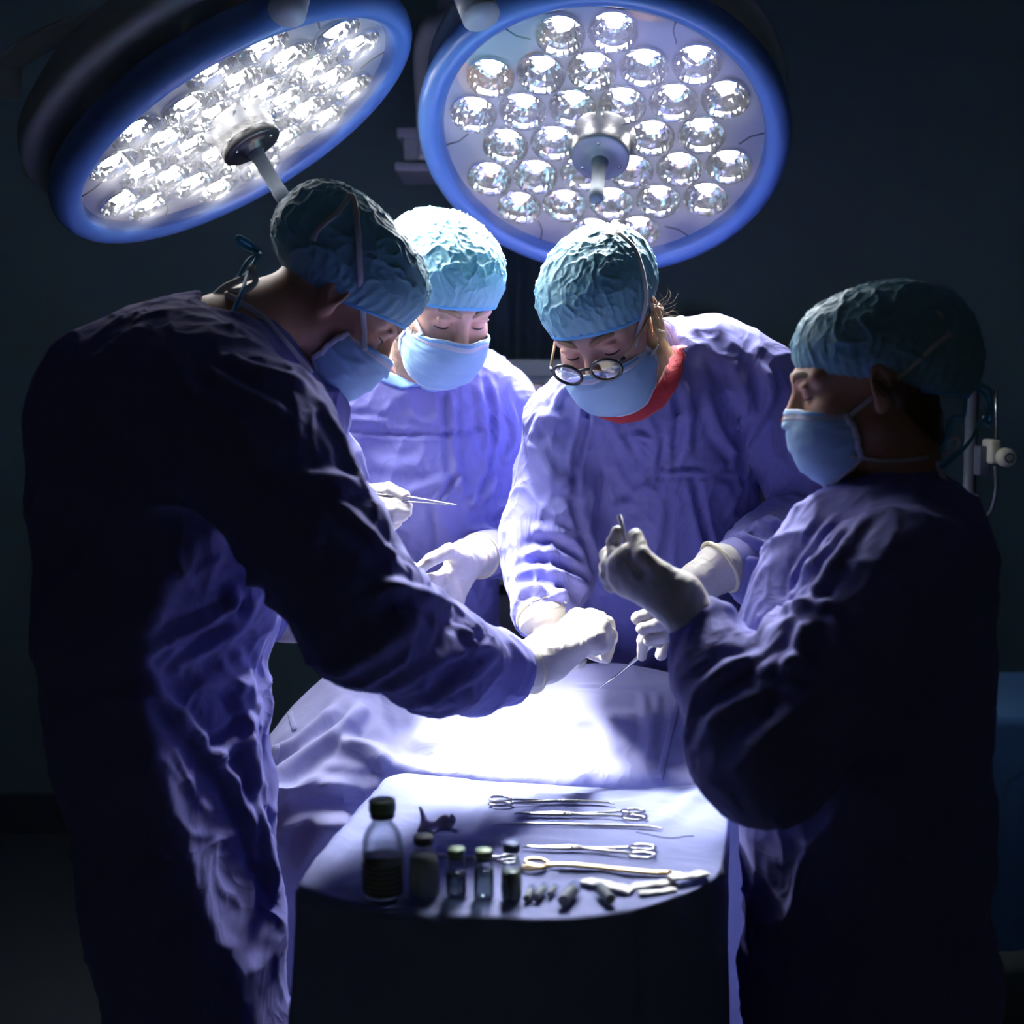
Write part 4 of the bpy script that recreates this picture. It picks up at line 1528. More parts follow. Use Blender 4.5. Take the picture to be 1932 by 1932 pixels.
gl2 = pD.hand((1405, 1262, 1.79), [(1380, 1240, 1.79), (1378, 1248, 1.78), (1378, 1256, 1.77), (1380, 1264, 1.76)],
             [[(1362, 1232, 1.80), (1350, 1230, 1.81), (1344, 1236, 1.82)], [(1360, 1242, 1.78), (1348, 1242, 1.79), (1342, 1248, 1.80)],
              [(1360, 1254, 1.77), (1348, 1254, 1.78), (1344, 1260, 1.79)], [(1364, 1264, 1.76), (1354, 1266, 1.77), (1350, 1270, 1.78)]],
             [(1392, 1240, 1.81), (1374, 1228, 1.82), (1362, 1224, 1.83)], cuff=(1412, 1272, 1.795, .032))


# ------------------------------------------------------------------ ties, hair, spectacles
pA.strap('mask_tie', [(686, 662), (685, 600), (680, 520), (676, 440), (668, 385), (661, 368)], TIEW, pA.masko, .0042)
pA.strap('mask_tie', [(661, 368), (650, 385), (635, 402), (612, 420), (598, 436), (592, 455)], TIEW, pA.masko, .0042)
pA.strap('mask_tie', [(585, 705), (560, 675), (530, 640), (495, 602), (450, 572), (425, 560)], TIEW, pA.masko, .0042)
kn = P(488, 474, 1.90)
pA.strap('cap_tie', [(490, 474, 1.895), (470, 458, 1.885), (449, 447, 1.88), (452, 460, 1.88), (470, 470, 1.885), (490, 478, 1.895)], TIEB, pA.capo, .0035, th=.5)
pA.strap('cap_tie', [(490, 476, 1.89), (468, 492, 1.87), (450, 522, 1.86), (428, 545, 1.85), (398, 560, 1.85)], TIEB, pA.capo, .0035, th=.5)
pA.strap('cap_tie', [(492, 478, 1.885), (470, 510, 1.86), (458, 545, 1.80), (438, 592, 1.775), (405, 622, 1.755), (368, 638, 1.75), (332, 662, 1.74)], TIEB, pA.capo, .0036, th=.5)
for q in ([(478, 500, 1.865), (466, 520, 1.86), (445, 532, 1.85), (420, 545, 1.84), (395, 570, 1.83)],
          [(470, 505, 1.86), (482, 530, 1.85), (460, 548, 1.84), (430, 552, 1.84)],
          [(388, 575, 1.80), (393, 595, 1.78), (397, 612, 1.77)]):
    pA.strap('mask_tie', q, TIEW, pA.masko, .0055, th=.3)
pA.strap('gown_tie', [(300, 582, 1.86), (330, 588, 1.84), (352, 578, 1.83), (372, 582, 1.82)], TIEB, pA.gowno, .004, th=.5)

pB.strap('mask_tie', [(798, 634), (788, 610), (776, 588), (768, 572)], TIEW, pB.masko, .0036)
pB.strap('mask_tie', [(748, 690), (735, 672), (722, 655), (712, 642)], TIEW, pB.masko, .0034)
pC.strap('mask_tie', [(1196, 655), (1203, 622), (1212, 588), (1216, 560), (1212, 520), (1196, 470), (1165, 440)], TIEW, pC.masko, .0036)
pC.strap('mask_tie', [(1226, 672), (1240, 652), (1248, 636), (1246, 620)], TIEW, pC.masko, .0036)
tp = pC.strap('mask_tie', [(1150, 448), (1158, 430), (1162, 420), (1166, 418)], TIEW, pC.masko, .0075)
pD.strap('mask_tie', [(1602, 784), (1640, 752), (1700, 705), (1760, 655), (1788, 632)], TIEW, pD.masko, .0034)
pD.strap('mask_tie', [(1788, 632), (1800, 622, 1.68), (1818, 608, 1.68), (1836, 622, 1.69), (1818, 634, 1.69), (1796, 634, 1.69)], TIEW, pD.masko, .006)
pD.strap('mask_tie', [(1770, 592, 1.66), (1779, 590, 1.67), (1784, 602, 1.68)], TIEW, pD.masko, .006)
pD.strap('mask_tie', [(1605, 860), (1660, 868), (1720, 868), (1750, 862)], TIEW, pD.masko, .003)
for q in ([(1838, 730, 1.72), (1858, 748, 1.71), (1868, 772, 1.70), (1860, 790, 1.70), (1846, 800, 1.70), (1830, 832, 1.69), (1800, 862, 1.68), (1775, 880, 1.67)],
          [(1846, 728, 1.72), (1866, 735, 1.73), (1872, 770, 1.73), (1868, 800, 1.73), (1855, 788, 1.72)],
          [(1822, 750, 1.72), (1818, 785, 1.71), (1795, 790, 1.70), (1790, 815, 1.70), (1776, 850, 1.69)],
          [(1836, 650, 1.70), (1848, 662, 1.71), (1852, 690, 1.72)]):
    pD.strap('cap_tie', q, TIEB, pD.capo, .0036, th=.5)
pD.strap('mask_tie', [(1770, 870, 1.68), (1778, 900, 1.68), (1790, 925, 1.68), (1810, 945, 1.68), (1830, 985, 1.68)], TIEW, pD.masko, .004, th=.5)
pD.strap('mask_tie', [(1790, 835, 1.69), (1806, 825, 1.69), (1806, 845, 1.69), (1785, 858, 1.69)], TIEW, pD.masko, .003, th=.5)


def strands(p, name, poly, n, ln, m, r, drift, parent=None, lift=.002, curl=.3):
    """hairs rooted on the skin inside a pixel outline"""
    xs = [q[0] for q in poly]
    ys = [q[1] for q in poly]
    out = []
    tries = 0
    while len(out) < n and tries < n * 12:
        tries += 1
        x, y = random.uniform(min(xs), max(xs)), random.uniform(min(ys), max(ys))
        ins = False
        for (x1, y1), (x2, y2) in zip(poly, poly[1:] + poly[:1]):
            if (y1 > y) != (y2 > y) and x < (x2 - x1) * (y - y1) / (y2 - y1) + x1: ins = not ins
        if not ins: continue
        h = hit(p.hb, x, y, 0.0)
        if h is None: continue
        loc, nn, i, d = p.hb.find_nearest(h)
        if nn.dot(V((0, 0, CAMZ)) - h) < 0: nn = -nn
        dv = V(drift) + V((random.uniform(-1, 1), random.uniform(-1, 1), random.uniform(-1, 1))) * curl
        dv = (dv - nn * dv.dot(nn)).normalized()
        L = ln * random.uniform(.5, 1.2)
        out.append(([h, h + dv * L * .5 + nn * lift * 1.2, h + dv * L + nn * lift * random.uniform(.3, 1.4)], r))
    return p.hair_strands(name, out, m, parent)


strands(pB, 'beard', [(732, 650), (745, 615), (772, 598), (786, 625), (780, 690), (750, 710)], 520, .010, GREYH, .00065, (0.2, -.1, -1))
strands(pC, 'hair', [(1216, 585), (1240, 580), (1262, 640), (1250, 660), (1232, 668), (1222, 630)], 420, .045, BLOND, .0005, (.25, .1, -1), lift=.004, curl=.25)
strands(pC, 'hair', [(1222, 575), (1244, 570), (1252, 600), (1232, 606)], 26, .035, BLOND, .0005, (.8, 0, -.2), lift=.014, curl=1.0)
# strands(pA, 'hair', [(492, 500), (560, 535), (590, 575), (560, 590), (500, 560)], 260, .008, LASH, .0004, (-.5, 0, -1))
strands(pD, 'hair', [(1640, 715), (1800, 715), (1800, 800), (1760, 830), (1690, 760)], 420, .03, BROW, .0006, (.7, 0, -.7), lift=.003)

# spectacles
H = HC
fr = MB()
LX, LY, LZ = .0325, .1225, -.0145
rimr = (.0235, .0205)
tilt = Matrix.Rotation(math.radians(-8), 3, 'X')
rims = {}
for sx in (-1, 1):
    c = V((sx * LX, LY - .002, LZ))
    pts = []
    for k in range(33):
        a = 2 * math.pi * k / 32
        q = V((rimr[0] * math.cos(a), 0, rimr[1] * math.sin(a)))
        q = Matrix.Rotation(sx * math.radians(-9), 3, 'Z') @ (tilt @ q)
        pts.append(c + q)
    rims[sx] = pts
    fr.tube([H.w(*q) for q in pts], .0026, 8, cap=False)
    fr.tube([H.w(sx * (LX + .0205), LY - .006, LZ + .008), H.w(sx * (LX + .027), LY - .009, LZ + .009), H.w(sx * (LX + .030), LY - .014, LZ + .009)], .0026, 8)
fr.tube([H.w(*q) for q in crom([(-.0105, LY + .001, LZ + .006), (-.006, LY + .004, LZ + .0095), (.006, LY + .004, LZ + .0095), (.0105, LY + .001, LZ + .006)], 4)], .0022, 8)
specs = fr.build('eyeglasses', BLACKP, pC.root)
specs['label'] = 'round dark-rimmed eyeglasses with pale temples'
for sx in (-1, 1):
    mb = MB()
    pts = [H.w(*q) for q in rims[sx][:-1]]
    cc = sum(pts, V()) / len(pts) + H.M3 @ V((0, .002, 0))
    mb.add(pts + [cc], [(k, (k + 1) % 32, 32) for k in range(32)])
    mb.build('lens', LENSG, specs)
    MB().tube([H.w(sx * x, y, z) for x, y, z in ((LX + .030, LY - .014, LZ + .009), (.074, .05, -.003), (.082, .0, .002), (.083, -.02, -.006), (.080, -.032, -.022))], .0021, 8).build('temple', mat('temple_horn', (.62, .42, .20), .4), specs)

# ------------------------------------------------------------------ things in the hands
tw = MB()
for dz in (-1, 1):
    tw.tube([P(705, 934 + dz * 2, 2.222), P(740, 938 + dz * 5, 2.215), P(775, 942 + dz * 4.5, 2.208), P(815, 947 + dz * 2.5, 2.20), P(845, 951 + dz * 1.2, 2.196), P(862, 952.5 + dz * .5, 2.193)], [.002, .0026, .0026, .0020, .0012, .0007], 8, flat=(V((0, -.3, 1)), .55))
tw.tube([P(700, 933, 2.223), P(708, 934, 2.222)], .003, 8)
o = tw.build('tweezers', STEEL)
tag(o, 'slim steel tweezers pinched between gloved fingers in front of the purple gown', 'tweezers')
o = MB().tube([P(1236, 1212, 2.052), P(1228, 1220, 2.056), P(1200, 1244, 2.065), P(1170, 1270, 2.078), P(1130, 1298, 2.10)], [.0030, .0034, .0034, .0018, .0010], 10).build('surgical_probe', STEEL)
tag(o, "thin steel probe in the glasses wearer's gloved fingertips, touching the drape", 'probe')
o = MB().tube([P(1168, 972, 1.708), P(1177, 1005, 1.702), P(1188, 1045, 1.695)], [.0032, .0026, .0026], 10).build('swab_stick', TIEW)
tag(o, 'pale swab stick held upright in the shadowed raised glove at right', 'swab')
g = MB()
pp = crom([P(783, 1062, 2.235), P(779, 1080, 2.225), P(788, 1096, 2.22), P(797, 1112, 2.22)], 6)
g.tube(pp, [.004 + .004 * math.sin(3.1 * k / (len(pp) - 1)) for k in range(len(pp))], 10, flat=([V((.5, -1, .2 + .8 * math.sin(k * .5))) for k in range(len(pp))], .35))
o = g.build('gauze_strip', GAUZE)
tag(o, 'twisted white gauze strip gripped by the glove beside the dark sleeve', 'gauze')


# ------------------------------------------------------------------ on the instrument drape
def ring_tool(tip, rg, ring_ax, sep, m, label, curve=0.0, joint=.42, rod=.0019, name='surgical_scissors', cat='scissors', open_=0.0):
    """two crossed shanks with finger rings; tip and ring ends as places on the cloth"""
    a, b = on_tray(*tip), on_tray(*rg)
    d = (b - a)
    L = d.length
    d.normalize()
    s = V((-d.y, d.x, 0)).normalized()
    up = V((0, 0, 1))
    root = empty(name, (a + b) / 2)
    tag(root, label, cat, 'ring-handled instruments on the tray')

    def at(t, off, h=.0048):
        p = a + d * (L * t) + s * off
        z = surf_z(p) + h
        return V((p.x, p.y, z))
    for sg in (-1, 1):
        pts = [at(0, curve, .0036), at(.06, curve * .55 + sg * (.0004 + open_)), at(.2, sg * (.0012 + open_ * .6)), at(joint, sg * .0016, .0050 + sg * .0006), at(joint + .15, -sg * .0022), at(.75, -sg * sep * .45), at(1 - ring_ax[0] * 1.0 / L, -sg * sep * .8)]
        rr = [.0007, .0013, rod, rod * 1.25, rod * 1.05, rod, rod]
        sh = MB().tube(crom(pts, 5), [np.interp(k / 30, np.linspace(0, 1, 7), rr) for k in range(31)], 8).build('shank', m, root)
        c = at(1, -sg * sep)
        ring = []
        for k in range(25):
            t = 2 * math.pi * k / 24
            q = c + d * math.cos(t) * ring_ax[0] + s * math.sin(t) * ring_ax[1]
            ring.append(V((q.x, q.y, surf_z(q) + .0040)))
        MB().tube(ring, rod * 1.05, 8, cap=False).build('finger_ring', m, sh)
    j = at(joint, 0, .0070)
    MB().lathe([(.0003, .001), (.0024, .001), (.0026, 0), (.0026, -.003)], 12, Matrix.Translation(j)).build('pivot_screw', m, root)
    return root


ring_tool((1158, 1518), (944, 1518), (.0150, .0095), .0118, STEEL, 'surgical scissors farthest back on the tray, rings at left on the white-lit cloth', curve=.008)
ring_tool((970, 1540), (1196, 1542), (.0150, .0095), .0125, STEEL, 'surgical scissors second from the back of the tray, rings at the right end', name='surgical_scissors')
ring_tool((984, 1604), (1212, 1612), (.0155, .0100), .0135, STEEL, 'surgical scissors with big rings at right, just behind the gold-handled clamp', open_=.0006)
ring_tool((1300, 1657), (1010, 1641), (.0140, .0085), .0100, GOLD, 'long gold-handled needle holder lying behind the white packets', name='needle_holder', cat='needle holder', rod=.0023, joint=.12)
ring_tool((772, 1618), (958, 1628), (.0100, .0070), .0080, STEEL, 'dark clamp half hidden behind the row of small vials', name='surgical_clamp', cat='clamp', rod=.0016)


def tray_path(px, r, name, m, label, cat, n=8, lift=None, flat=None, ns=5):
    pts = []
    for q in px:
        p = on_tray(q[0], q[1])
        pts.append(V((p.x, p.y, surf_z(p))) + V((0, 0, (lift if lift is not None else .0032) + (q[2] if len(q) > 2 else 0))))
    pts = crom(pts, ns)
    rs = [float(np.interp(k / (len(pts) - 1), np.linspace(0, 1, len(r)), r)) for k in range(len(pts))]
    o = MB().tube(pts, rs, n, flat=flat).build(name, m)
    return tag(o, label, cat)


tray_path([(930, 1563), (938, 1560), (1000, 1558), (1100, 1561), (1200, 1563), (1230, 1565), (1250, 1569)], [.001, .0012, .0016, .002, .002, .0016, .0008], 'retractor_rod', STEEL, 'long thin steel rod with a bent tip, lying between the middle scissors', 'retractor')
tray_path([(1200, 1572), (1222, 1576), (1245, 1581), (1270, 1583), (1290, 1580), (1309, 1579)], [.0006, .0007, .0006], 'suture_thread', mat('dark_thread', (.06, .05, .12), .7), 'short dark suture thread curling on the cloth at right of the rod', 'thread', lift=.0014)


def bottle(base, R, Hh, prof, cap_prof, mcap, content, mcont, label, name='vial', lab=None, labm=None):
    b = on_tray(*base)
    b = V((b.x, b.y, surf_z(b) + .0022))
    root = empty(name, b)
    tag(root, label, 'bottle' if name == 'bottle' else 'vial', 'medicine bottles at the front of the tray')
    M = Matrix.Translation(b)
    g = MB().lathe([(.0004, .0)] + [(R * r, Hh * z) for r, z in prof], 36, M).build('glass', BGLASS, root)
    MB().lathe([(.0004, .0012)] + [(R * r, Hh * z) for r, z in content] + [(.0004, Hh * content[-1][1])], 32, M).build('contents', mcont, root)
    cp = MB().lathe([(R * r, Hh * z) for r, z in cap_prof] + [(.0004, Hh * cap_prof[-1][1])], 32, M).build('cap', mcap[0], root)
    if len(mcap) > 1:
        MB().lathe([(R * r, Hh * z) for r, z in [(cap_prof[0][0] * .93, cap_prof[0][1] - .055), (cap_prof[0][0] * .97, cap_prof[0][1] - .05), (cap_prof[0][0] * .97, cap_prof[0][1] + .01)]], 32, M).build('crimp', mcap[1], cp)
    if lab:
        MB().lathe([(R * 1.012, Hh * lab[0]), (R * 1.015, Hh * (lab[0] + .004)), (R * 1.015, Hh * (lab[1] - .004)), (R * 1.012, Hh * lab[1])], 36, M).build('paper_label', labm, root)
    return root


lm = mat('printed_label', (.075, .085, .085), .6)
nt = lm.node_tree
wv = nt.nodes.new('ShaderNodeTexWave')
wv.bands_direction = 'Z'
wv.inputs['Scale'].default_value = 55
wv.inputs['Distortion'].default_value = 1.5
cr = nt.nodes.new('ShaderNodeValToRGB')
cr.color_ramp.elements[0].color = (.10, .12, .125, 1)
cr.color_ramp.elements[1].color = (.30, .33, .32, 1)
tcn = nt.nodes.new('ShaderNodeTexCoord')
nt.links.new(tcn.outputs['Object'], wv.inputs['Vector'])
nt.links.new(wv.outputs['Fac'], cr.inputs[0])
nt.links.new(cr.outputs[0], nt.nodes['Principled BSDF'].inputs['Base Color'])

bottle((723, 1690), .0228, .110, [(.90, 0), (1, .02), (1, .50), (.98, .56), (.90, .63), (.72, .70), (.55, .745), (.50, .77), (.50, .85), (.58, .86)],
       [(.62, .86), (.66, .87), (.66, .96), (.64, .985), (.55, .99)], [CAPG, CAPD], [(.93, .015), (.96, .03), (.96, .40)], LIQ,
       'largest glass bottle on the tray, dark liquid and broad stopper, left end of the row', 'bottle', (.05, .36), lm)
bottle((800, 1691), .0168, .068, [(.90, 0), (1, .03), (1, .52), (.94, .62), (.70, .74), (.52, .80), (.52, .88)],
       [(.60, .86), (.66, .88), (.68, .97), (.62, 1.0)], [CAPD], [(.92, .03), (.96, .06), (.96, .55), (.88, .64)], LIQP,
       'round-shouldered glass bottle of pale powder, right beside the largest bottle', 'bottle')
bottle((861, 1693), .0113, .0545, [(.92, 0), (1, .03), (1, .68), (.92, .74), (.66, .79), (.66, .84)],
       [(.80, .84), (.86, .85), (.90, .97), (.80, 1.0)], [CAPG, CAPD], [(.92, .03), (.95, .08), (.95, .50)], LIQG,
       'small green-capped vial standing next to the pale powder bottle')
bottle((913, 1696), .0113, .0545, [(.92, 0), (1, .03), (1, .68), (.92, .74), (.66, .79), (.66, .84)],
       [(.80, .84), (.86, .85), (.90, .97), (.80, 1.0)], [CAPG, CAPD], [(.92, .03), (.95, .08), (.95, .58)], LIQG,
       'small green-capped vial standing next to the blue-capped vial')
bv_ = bottle((965, 1698), .0116, .063, [(.92, 0), (1, .03), (1, .52), (.90, .62), (.74, .72), (.62, .80), (.62, .86)],
             [(.76, .84), (.84, .86), (.86, .96), (.80, 1.0)], [CAPB], [(.92, .03), (.95, .07), (.95, .50)], LIQ,
             'blue-capped tapering vial at the right end of the bottle row')
b0 = bv_.location
MB().tube(crom([b0 + V((-.006, 0, .0625)), b0 + V((-.0105, 0, .066)), b0 + V((-.0105, -.001, .071)), b0 + V((-.006, -.002, .074))], 5), .0006, 6).build('pull_tab', CAPB, bv_)

# crumpled gauze
gv, gf = [], []
NX, NZ = 24, 8
for i in range(NX):
    t = i / (NX - 1)
    px_ = 787 + 64 * t
    p = on_tray(px_, 1570 + 3 * math.sin(t * 5))
    hgt = .021 * max(0, 1 - t * 2.4) ** .9 + .006 + .010 * t ** 2 + .002 * math.sin(t * 20)
    for j in range(NZ):
        u = j / (NZ - 1)
        gv.append((p.x + .004 * math.sin(u * 3 + t * 6), p.y + .010 * math.sin(u * 2.4) + .005 * math.sin(t * 9 + u * 2), surf_z(p) + .002 + hgt * u))
for i in range(NX - 1):
    for j in range(NZ - 1):
        a = i * NZ + j
        gf.append((a, a + NZ, a + NZ + 1, a + 1))
o = mesh_obj('gauze_swab', gv, gf, mat('damp_gauze', (.68, .62, .76), .9, bump=.5, bscale=300))
md = o.modifiers.new('thickness', 'SOLIDIFY')
md.thickness = .0035
tag(o, 'crumpled purplish gauze swab curling up behind the bottles', 'gauze')


def slab(a, b, w, th, name, m, label, cat, group, lift=0.0, bend=0.0):
    A, B = on_tray(*a), on_tray(*b)
    A = V((A.x, A.y, surf_z(A) + th / 2 + .0016 + lift))
    B = V((B.x, B.y, surf_z(B) + th / 2 + .0016 + lift * .3))
    s = V((0, 0, 1)).cross((B - A).normalized()).normalized()
    vs, fs = [], []
    for i, t in enumerate(np.linspace(0, 1, 9)):
        p = A.lerp(B, t) + V((0, 0, bend * math.sin(math.pi * t) + .0006 * math.sin(t * 17)))
        k = w * (.8 if i in (0, 8) else 1.0)
        for a_, z_ in ((-k, -th / 2), (k, -th / 2), (k * .97, th / 2 + .0008 * math.sin(t * 9)), (0, th / 2 + .001), (-k * .97, th / 2)):
            vs.append(p + s * a_ + V((0, 0, z_)))
    for i in range(8):
        for j in range(5):
            fs.append((i * 5 + j, i * 5 + (j + 1) % 5, (i + 1) * 5 + (j + 1) % 5, (i + 1) * 5 + j))
    fs += [(4, 3, 2, 1, 0), (40, 41, 42, 43, 44)]
    o = mesh_obj(name, vs, fs, m, None, False)
    return tag(o, label, cat, group)


PG = 'opened white packets at the front right of the tray'
slab((1098, 1668), (1192, 1688), .0085, .003, 'packet', PAPER, 'white torn packet at the left of the packets, over the glass ampoules', 'packet', PG, bend=.003)
slab((1192, 1679), (1275, 1670), .0070, .0025, 'packet', PAPER, 'white packet in the middle, touching the tip of the needle holder', 'packet', PG, bend=.002)
slab((1262, 1672), (1334, 1655), .0075, .003, 'packet', PAPER, 'white packet with rounded end nearest the right edge of the tray', 'packet', PG, lift=.006)
slab((1205, 1690), (1276, 1682), .0050, .002, 'packet', PAPER, 'thin white packet strip lowest of the packets', 'packet', PG)


def ampoule(a, b, r, label):
    A, B = on_tray(*a), on_tray(*b)
    A = V((A.x, A.y, surf_z(A) + r + .0018))
    B = V((B.x, B.y, surf_z(B) + r + .0018))
    root = empty('ampoule', A.lerp(B, .5) - V((0, 0, r)))
    tag(root, label, 'ampoule', 'glass ampoules lying on the tray')
    d = (B - A)
    M = Matrix.Translation(A) @ d.to_track_quat('Z', 'Y').to_matrix().to_4x4()
    L = d.length
    MB().lathe([(.0003, 0), (r * .9, 0), (r, r * .15), (r, L - r * .15), (r * .9, L), (.0003, L)], 8, M).build('glass', BGLASS, root, smooth=False)
    MB().lathe([(.0003, .001), (r * .86, .001), (r * .86, L * .72), (.0003, L * .72)], 8, M).build('contents', mat('ampoule_fill', (.75, .76, .77), .4), root, smooth=False)
    return root


ampoule((1062, 1716), (1088, 1686), .0075, 'large glass ampoule lying nearest the front edge, left of the pair under the packets')
ampoule((1152, 1712), (1128, 1686), .0068, 'large glass ampoule under the packets, slanting the other way')
ampoule((993, 1707), (1006, 1685), .0048, 'small glass ampoule right next to the blue-capped vial')
ampoule((1012, 1705), (1029, 1682), .0052, 'small glass ampoule in the middle of the three beside the vials')
ampoule((1036, 1697), (1049, 1681), .0038, 'smallest glass ampoule, farthest from the vials of the three')

# ------------------------------------------------------------------ equipment in the dark
def wbox(mb, x0, y0, x1, y1, Y, depth, bev=.006):
    a, b = P(x0, y0, Y), P(x1, y1, Y)
    mb.box(((a.x + b.x) / 2, Y + depth / 2, (a.z + b.z) / 2), (abs(b.x - a.x), depth, abs(a.z - b.z)), bev=bev)
    return mb


an = empty('anaesthesia_machine', (0.10, 3.45, 0))
tag(an, 'grey anaesthesia machine with small dark screen, behind the two people at the table', 'medical machine')
wbox(MB(), 905, 678, 1125, 712, 3.3, .40).build('top_shelf', MACH, an)
wbox(MB(), 905, 712, 1125, 1080, 3.42, .28).build('body', DGREY, an)
wbox(MB(), 1028, 708, 1052, 790, 3.31, .10).build('side_post', MACH, an)
wbox(MB(), 960, 712, 1028, 724, 3.32, .08, .002).build('screen_top', MACH, an)
sn = wbox(MB(), 962, 724, 1027, 790, 3.34, .06, .002).build('screen', SCREEN, an)
MB().lathe([(.0003, -.002), (.010, -.002), (.010, .004), (.008, .006), (.0003, .006)], 20, Matrix.Translation(P(994, 737, 3.335)) @ Matrix.Rotation(math.pi / 2, 4, 'X')).build('green_light', GREENL, sn)
wbox(MB(), 845, 1084, 1165, 1104, 3.3, .42).build('work_surface', MACH, an)
wbox(MB(), 860, 1104, 1150, 1600, 3.36, .34).build('cabinet', DARKM, an)
for k in range(3):
    wbox(MB(), 872, 1125 + 150 * k, 1138, 1260 + 150 * k, 3.345, .02, .004).build('drawer', DGREY, an)
MB().box((P(1000, 0, 3.3).x, 3.52, .04), (.34, .3, .08), bev=.01).build('base', DARKM, an)

cu = MB()
cvv, cff = [], []
for i in range(60):
    t = i / 59
    x = P(905, 0, 3.9).x + t * .36
    y = 3.95 + .018 * math.sin(t * 38) + .008 * math.sin(t * 17)
    cvv += [(x, y, .25), (x, y - .004, 1.2), (x, y, 2.85)]
for i in range(59):
    for j in range(2):
        a = i * 3 + j
        cff.append((a, a + 3, a + 4, a + 1))
o = mesh_obj('privacy_curtain', cvv, cff, mat('curtain_cloth', (.10, .16, .20), .9))
md = o.modifiers.new('thickness', 'SOLIDIFY')
md.thickness = .004
tag(o, 'dark pleated curtain hanging at the back wall, seen between two blue caps', 'curtain')
MB().tube([(P(905, 0, 3.9).x - .02, 3.95, 2.86), (P(905, 0, 3.9).x + .38, 3.95, 2.86)], .012, 10).build('curtain_rail', STEEL, o)
for k in range(2):
    MB().tube([(P(905, 0, 3.9).x + .36 * k, 3.95, 2.86), (P(905, 0, 3.9).x + .36 * k, 3.95, 2.96)], .008, 8).build('rail_hanger', STEEL, o)

mo = empty('wall_monitor', P(1305, 620, 3.9))
tag(mo, 'barely visible dark monitor in the gloom at right of the glasses wearer', 'monitor')
wbox(MB(), 1262, 588, 1348, 652, 3.95, .05, .006).build('casing', DGREY, mo)
wbox(MB(), 1268, 594, 1342, 646, 3.945, .01, .002).build('screen', SCREEN, mo)
wbox(MB(), 1290, 605, 1320, 635, 4.0, .2, .002).build('bracket', DARKM, mo)

ct = empty('supply_cart', (P(1480, 0, 3.3).x, 3.45, 0))
tag(ct, 'dim grey supply cart behind the shoulder of the glasses wearer', 'cart')
wbox(MB(), 1400, 655, 1570, 668, 3.3, .35).build('top_shelf', MACH, ct)
wbox(MB(), 1410, 668, 1560, 1100, 3.33, .30).build('body', DARKM, ct)
wbox(MB(), 1500, 690, 1545, 760, 3.31, .02).build('panel', DGREY, ct)
for x in (1412, 1556):
    MB().tube([P(x, 1090, 3.45), (P(x, 0, 3.45).x, 3.45, .0)], .014, 10).build('leg', STEEL, ct)

gp = empty('gas_regulator_stand', (P(1875, 0, 2.5).x, 2.5, 0))
tag(gp, 'gas regulator with round pale knob on a stand at the far right edge', 'gas regulator')
MB().tube([(P(1872, 0, 2.5).x, 2.53, 0.02), (P(1872, 0, 2.5).x, 2.53, 1.42)], .012, 12).build('pole', DGREY, gp)
MB().lathe([(.0003, .03), (.09, .02), (.095, 0.001), (.0003, .001)], 24, Matrix.Translation((P(1872, 0, 2.5).x, 2.53, 0))).build('base', DARKM, gp)
wbox(MB(), 1870, 830, 1888, 876, 2.47, .05, .006).build('valve_body', CREAM, gp)
wbox(MB(), 1848, 842, 1870, 898, 2.49, .06, .004).build('mount_block', DGREY, gp)
kb = MB().lathe([(.0003, .03), (.012, .03), (.0155, .026), (.017, .02), (.017, .006), (.010, 0)], 28, Matrix.Translation(P(1893, 862, 2.47)) @ Matrix.Rotation(math.pi / 2, 4, 'X')).build('knob', CREAM, gp)
MB().lathe([(.006, .0305), (.0075, .0318), (.009, .0305)], 24, Matrix.Translation(P(1893, 862, 2.47)) @ Matrix.Rotation(math.pi / 2, 4, 'X')).build('knob_ring', DGREY, kb)
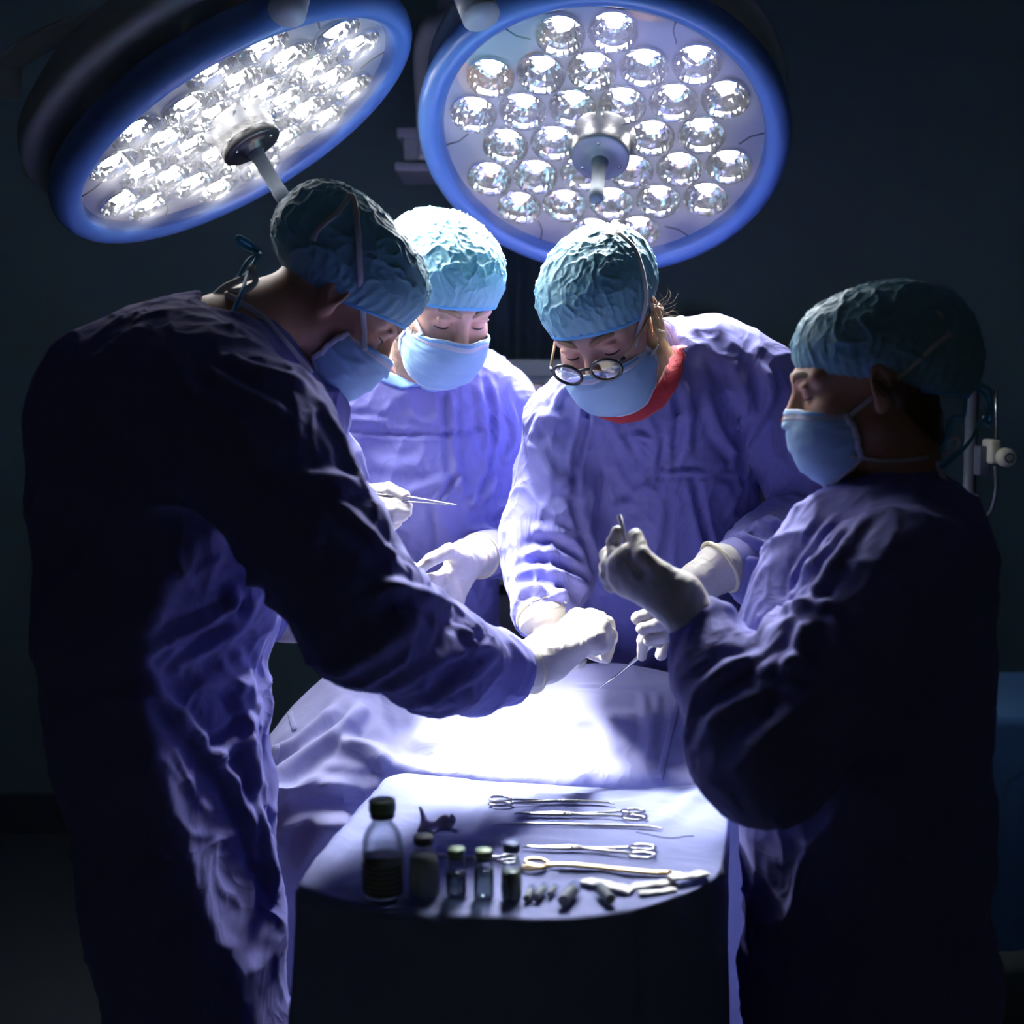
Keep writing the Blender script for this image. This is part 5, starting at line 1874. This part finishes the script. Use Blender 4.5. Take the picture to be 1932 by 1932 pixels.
MB().tube(crom([P(1878, 878, 2.48), P(1880, 920, 2.48), P(1872, 960, 2.48), P(1858, 985, 2.5), P(1850, 1060, 2.52)], 6), .004, 8).build('hose', DGREY, gp)
MB().tube([P(1880, 830, 2.49), P(1880, 735, 2.49)], .003, 8).build('thin_rod', STEEL, gp)

# draped side table at the far right
st = empty('side_table', (P(1960, 0, 2.6).x + .08, 2.8, 0))
tag(st, 'side table hidden under the dark blue drape at the right edge', 'table')
tx0 = P(1850, 0, 2.6).x
MB().box((tx0 + .32, 2.82, .742), (.56, .36, .02)).build('tabletop', STEEL, st)
for sx in (0, 1):
    for sy in (0, 1):
        MB().tube([(tx0 + .08 + .48 * sx, 2.68 + .28 * sy, .735), (tx0 + .08 + .48 * sx, 2.68 + .28 * sy, 0)], .014, 10).build('leg', STEEL, st)
zt = P(1900, 1357, 2.6).z
ex = [(tx0 + .01, 2.62), (tx0 + .63, 2.62), (tx0 + .63, 3.02), (tx0 + .01, 3.02)]
ring0 = []
for a, b in zip(ex, ex[1:] + ex[:1]):
    for k in range(24): ring0.append((a[0] + (b[0] - a[0]) * k / 24, a[1] + (b[1] - a[1]) * k / 24))
cxx, cyy = tx0 + .32, 2.82
vv, ff = [], []
lv = [(0.02, 0), (.5, 0), (.96, 0), (1.0, .004), (1.01, .02)] + [(1.015 + .02 * k, .02 + .05 * k) for k in range(1, 10)]
for s_, dz in lv:
    for k, (x, y) in enumerate(ring0):
        w_ = dz * .12 * math.sin(k * .55) + dz * .06 * math.sin(k * 1.3)
        dx, dy = x - cxx, y - cyy
        l_ = math.hypot(dx, dy)
        e_ = (s_ if s_ <= 1 else 1.0)
        vv.append((cxx + dx * e_ + dx / l_ * ((s_ - 1) * .15 if s_ > 1 else 0) + dx / l_ * w_ * .5, cyy + dy * e_ + dy / l_ * w_ * .5, zt - dz))
n_ = len(ring0)
for i in range(len(lv) - 1):
    for k in range(n_):
        ff.append((i * n_ + k, (i + 1) * n_ + k, (i + 1) * n_ + (k + 1) % n_, i * n_ + (k + 1) % n_))
o = mesh_obj('side_table_drape', vv, ff, BDRAPE)
tag(o, 'dark blue drape over the side table at the right edge of the picture', 'drape')
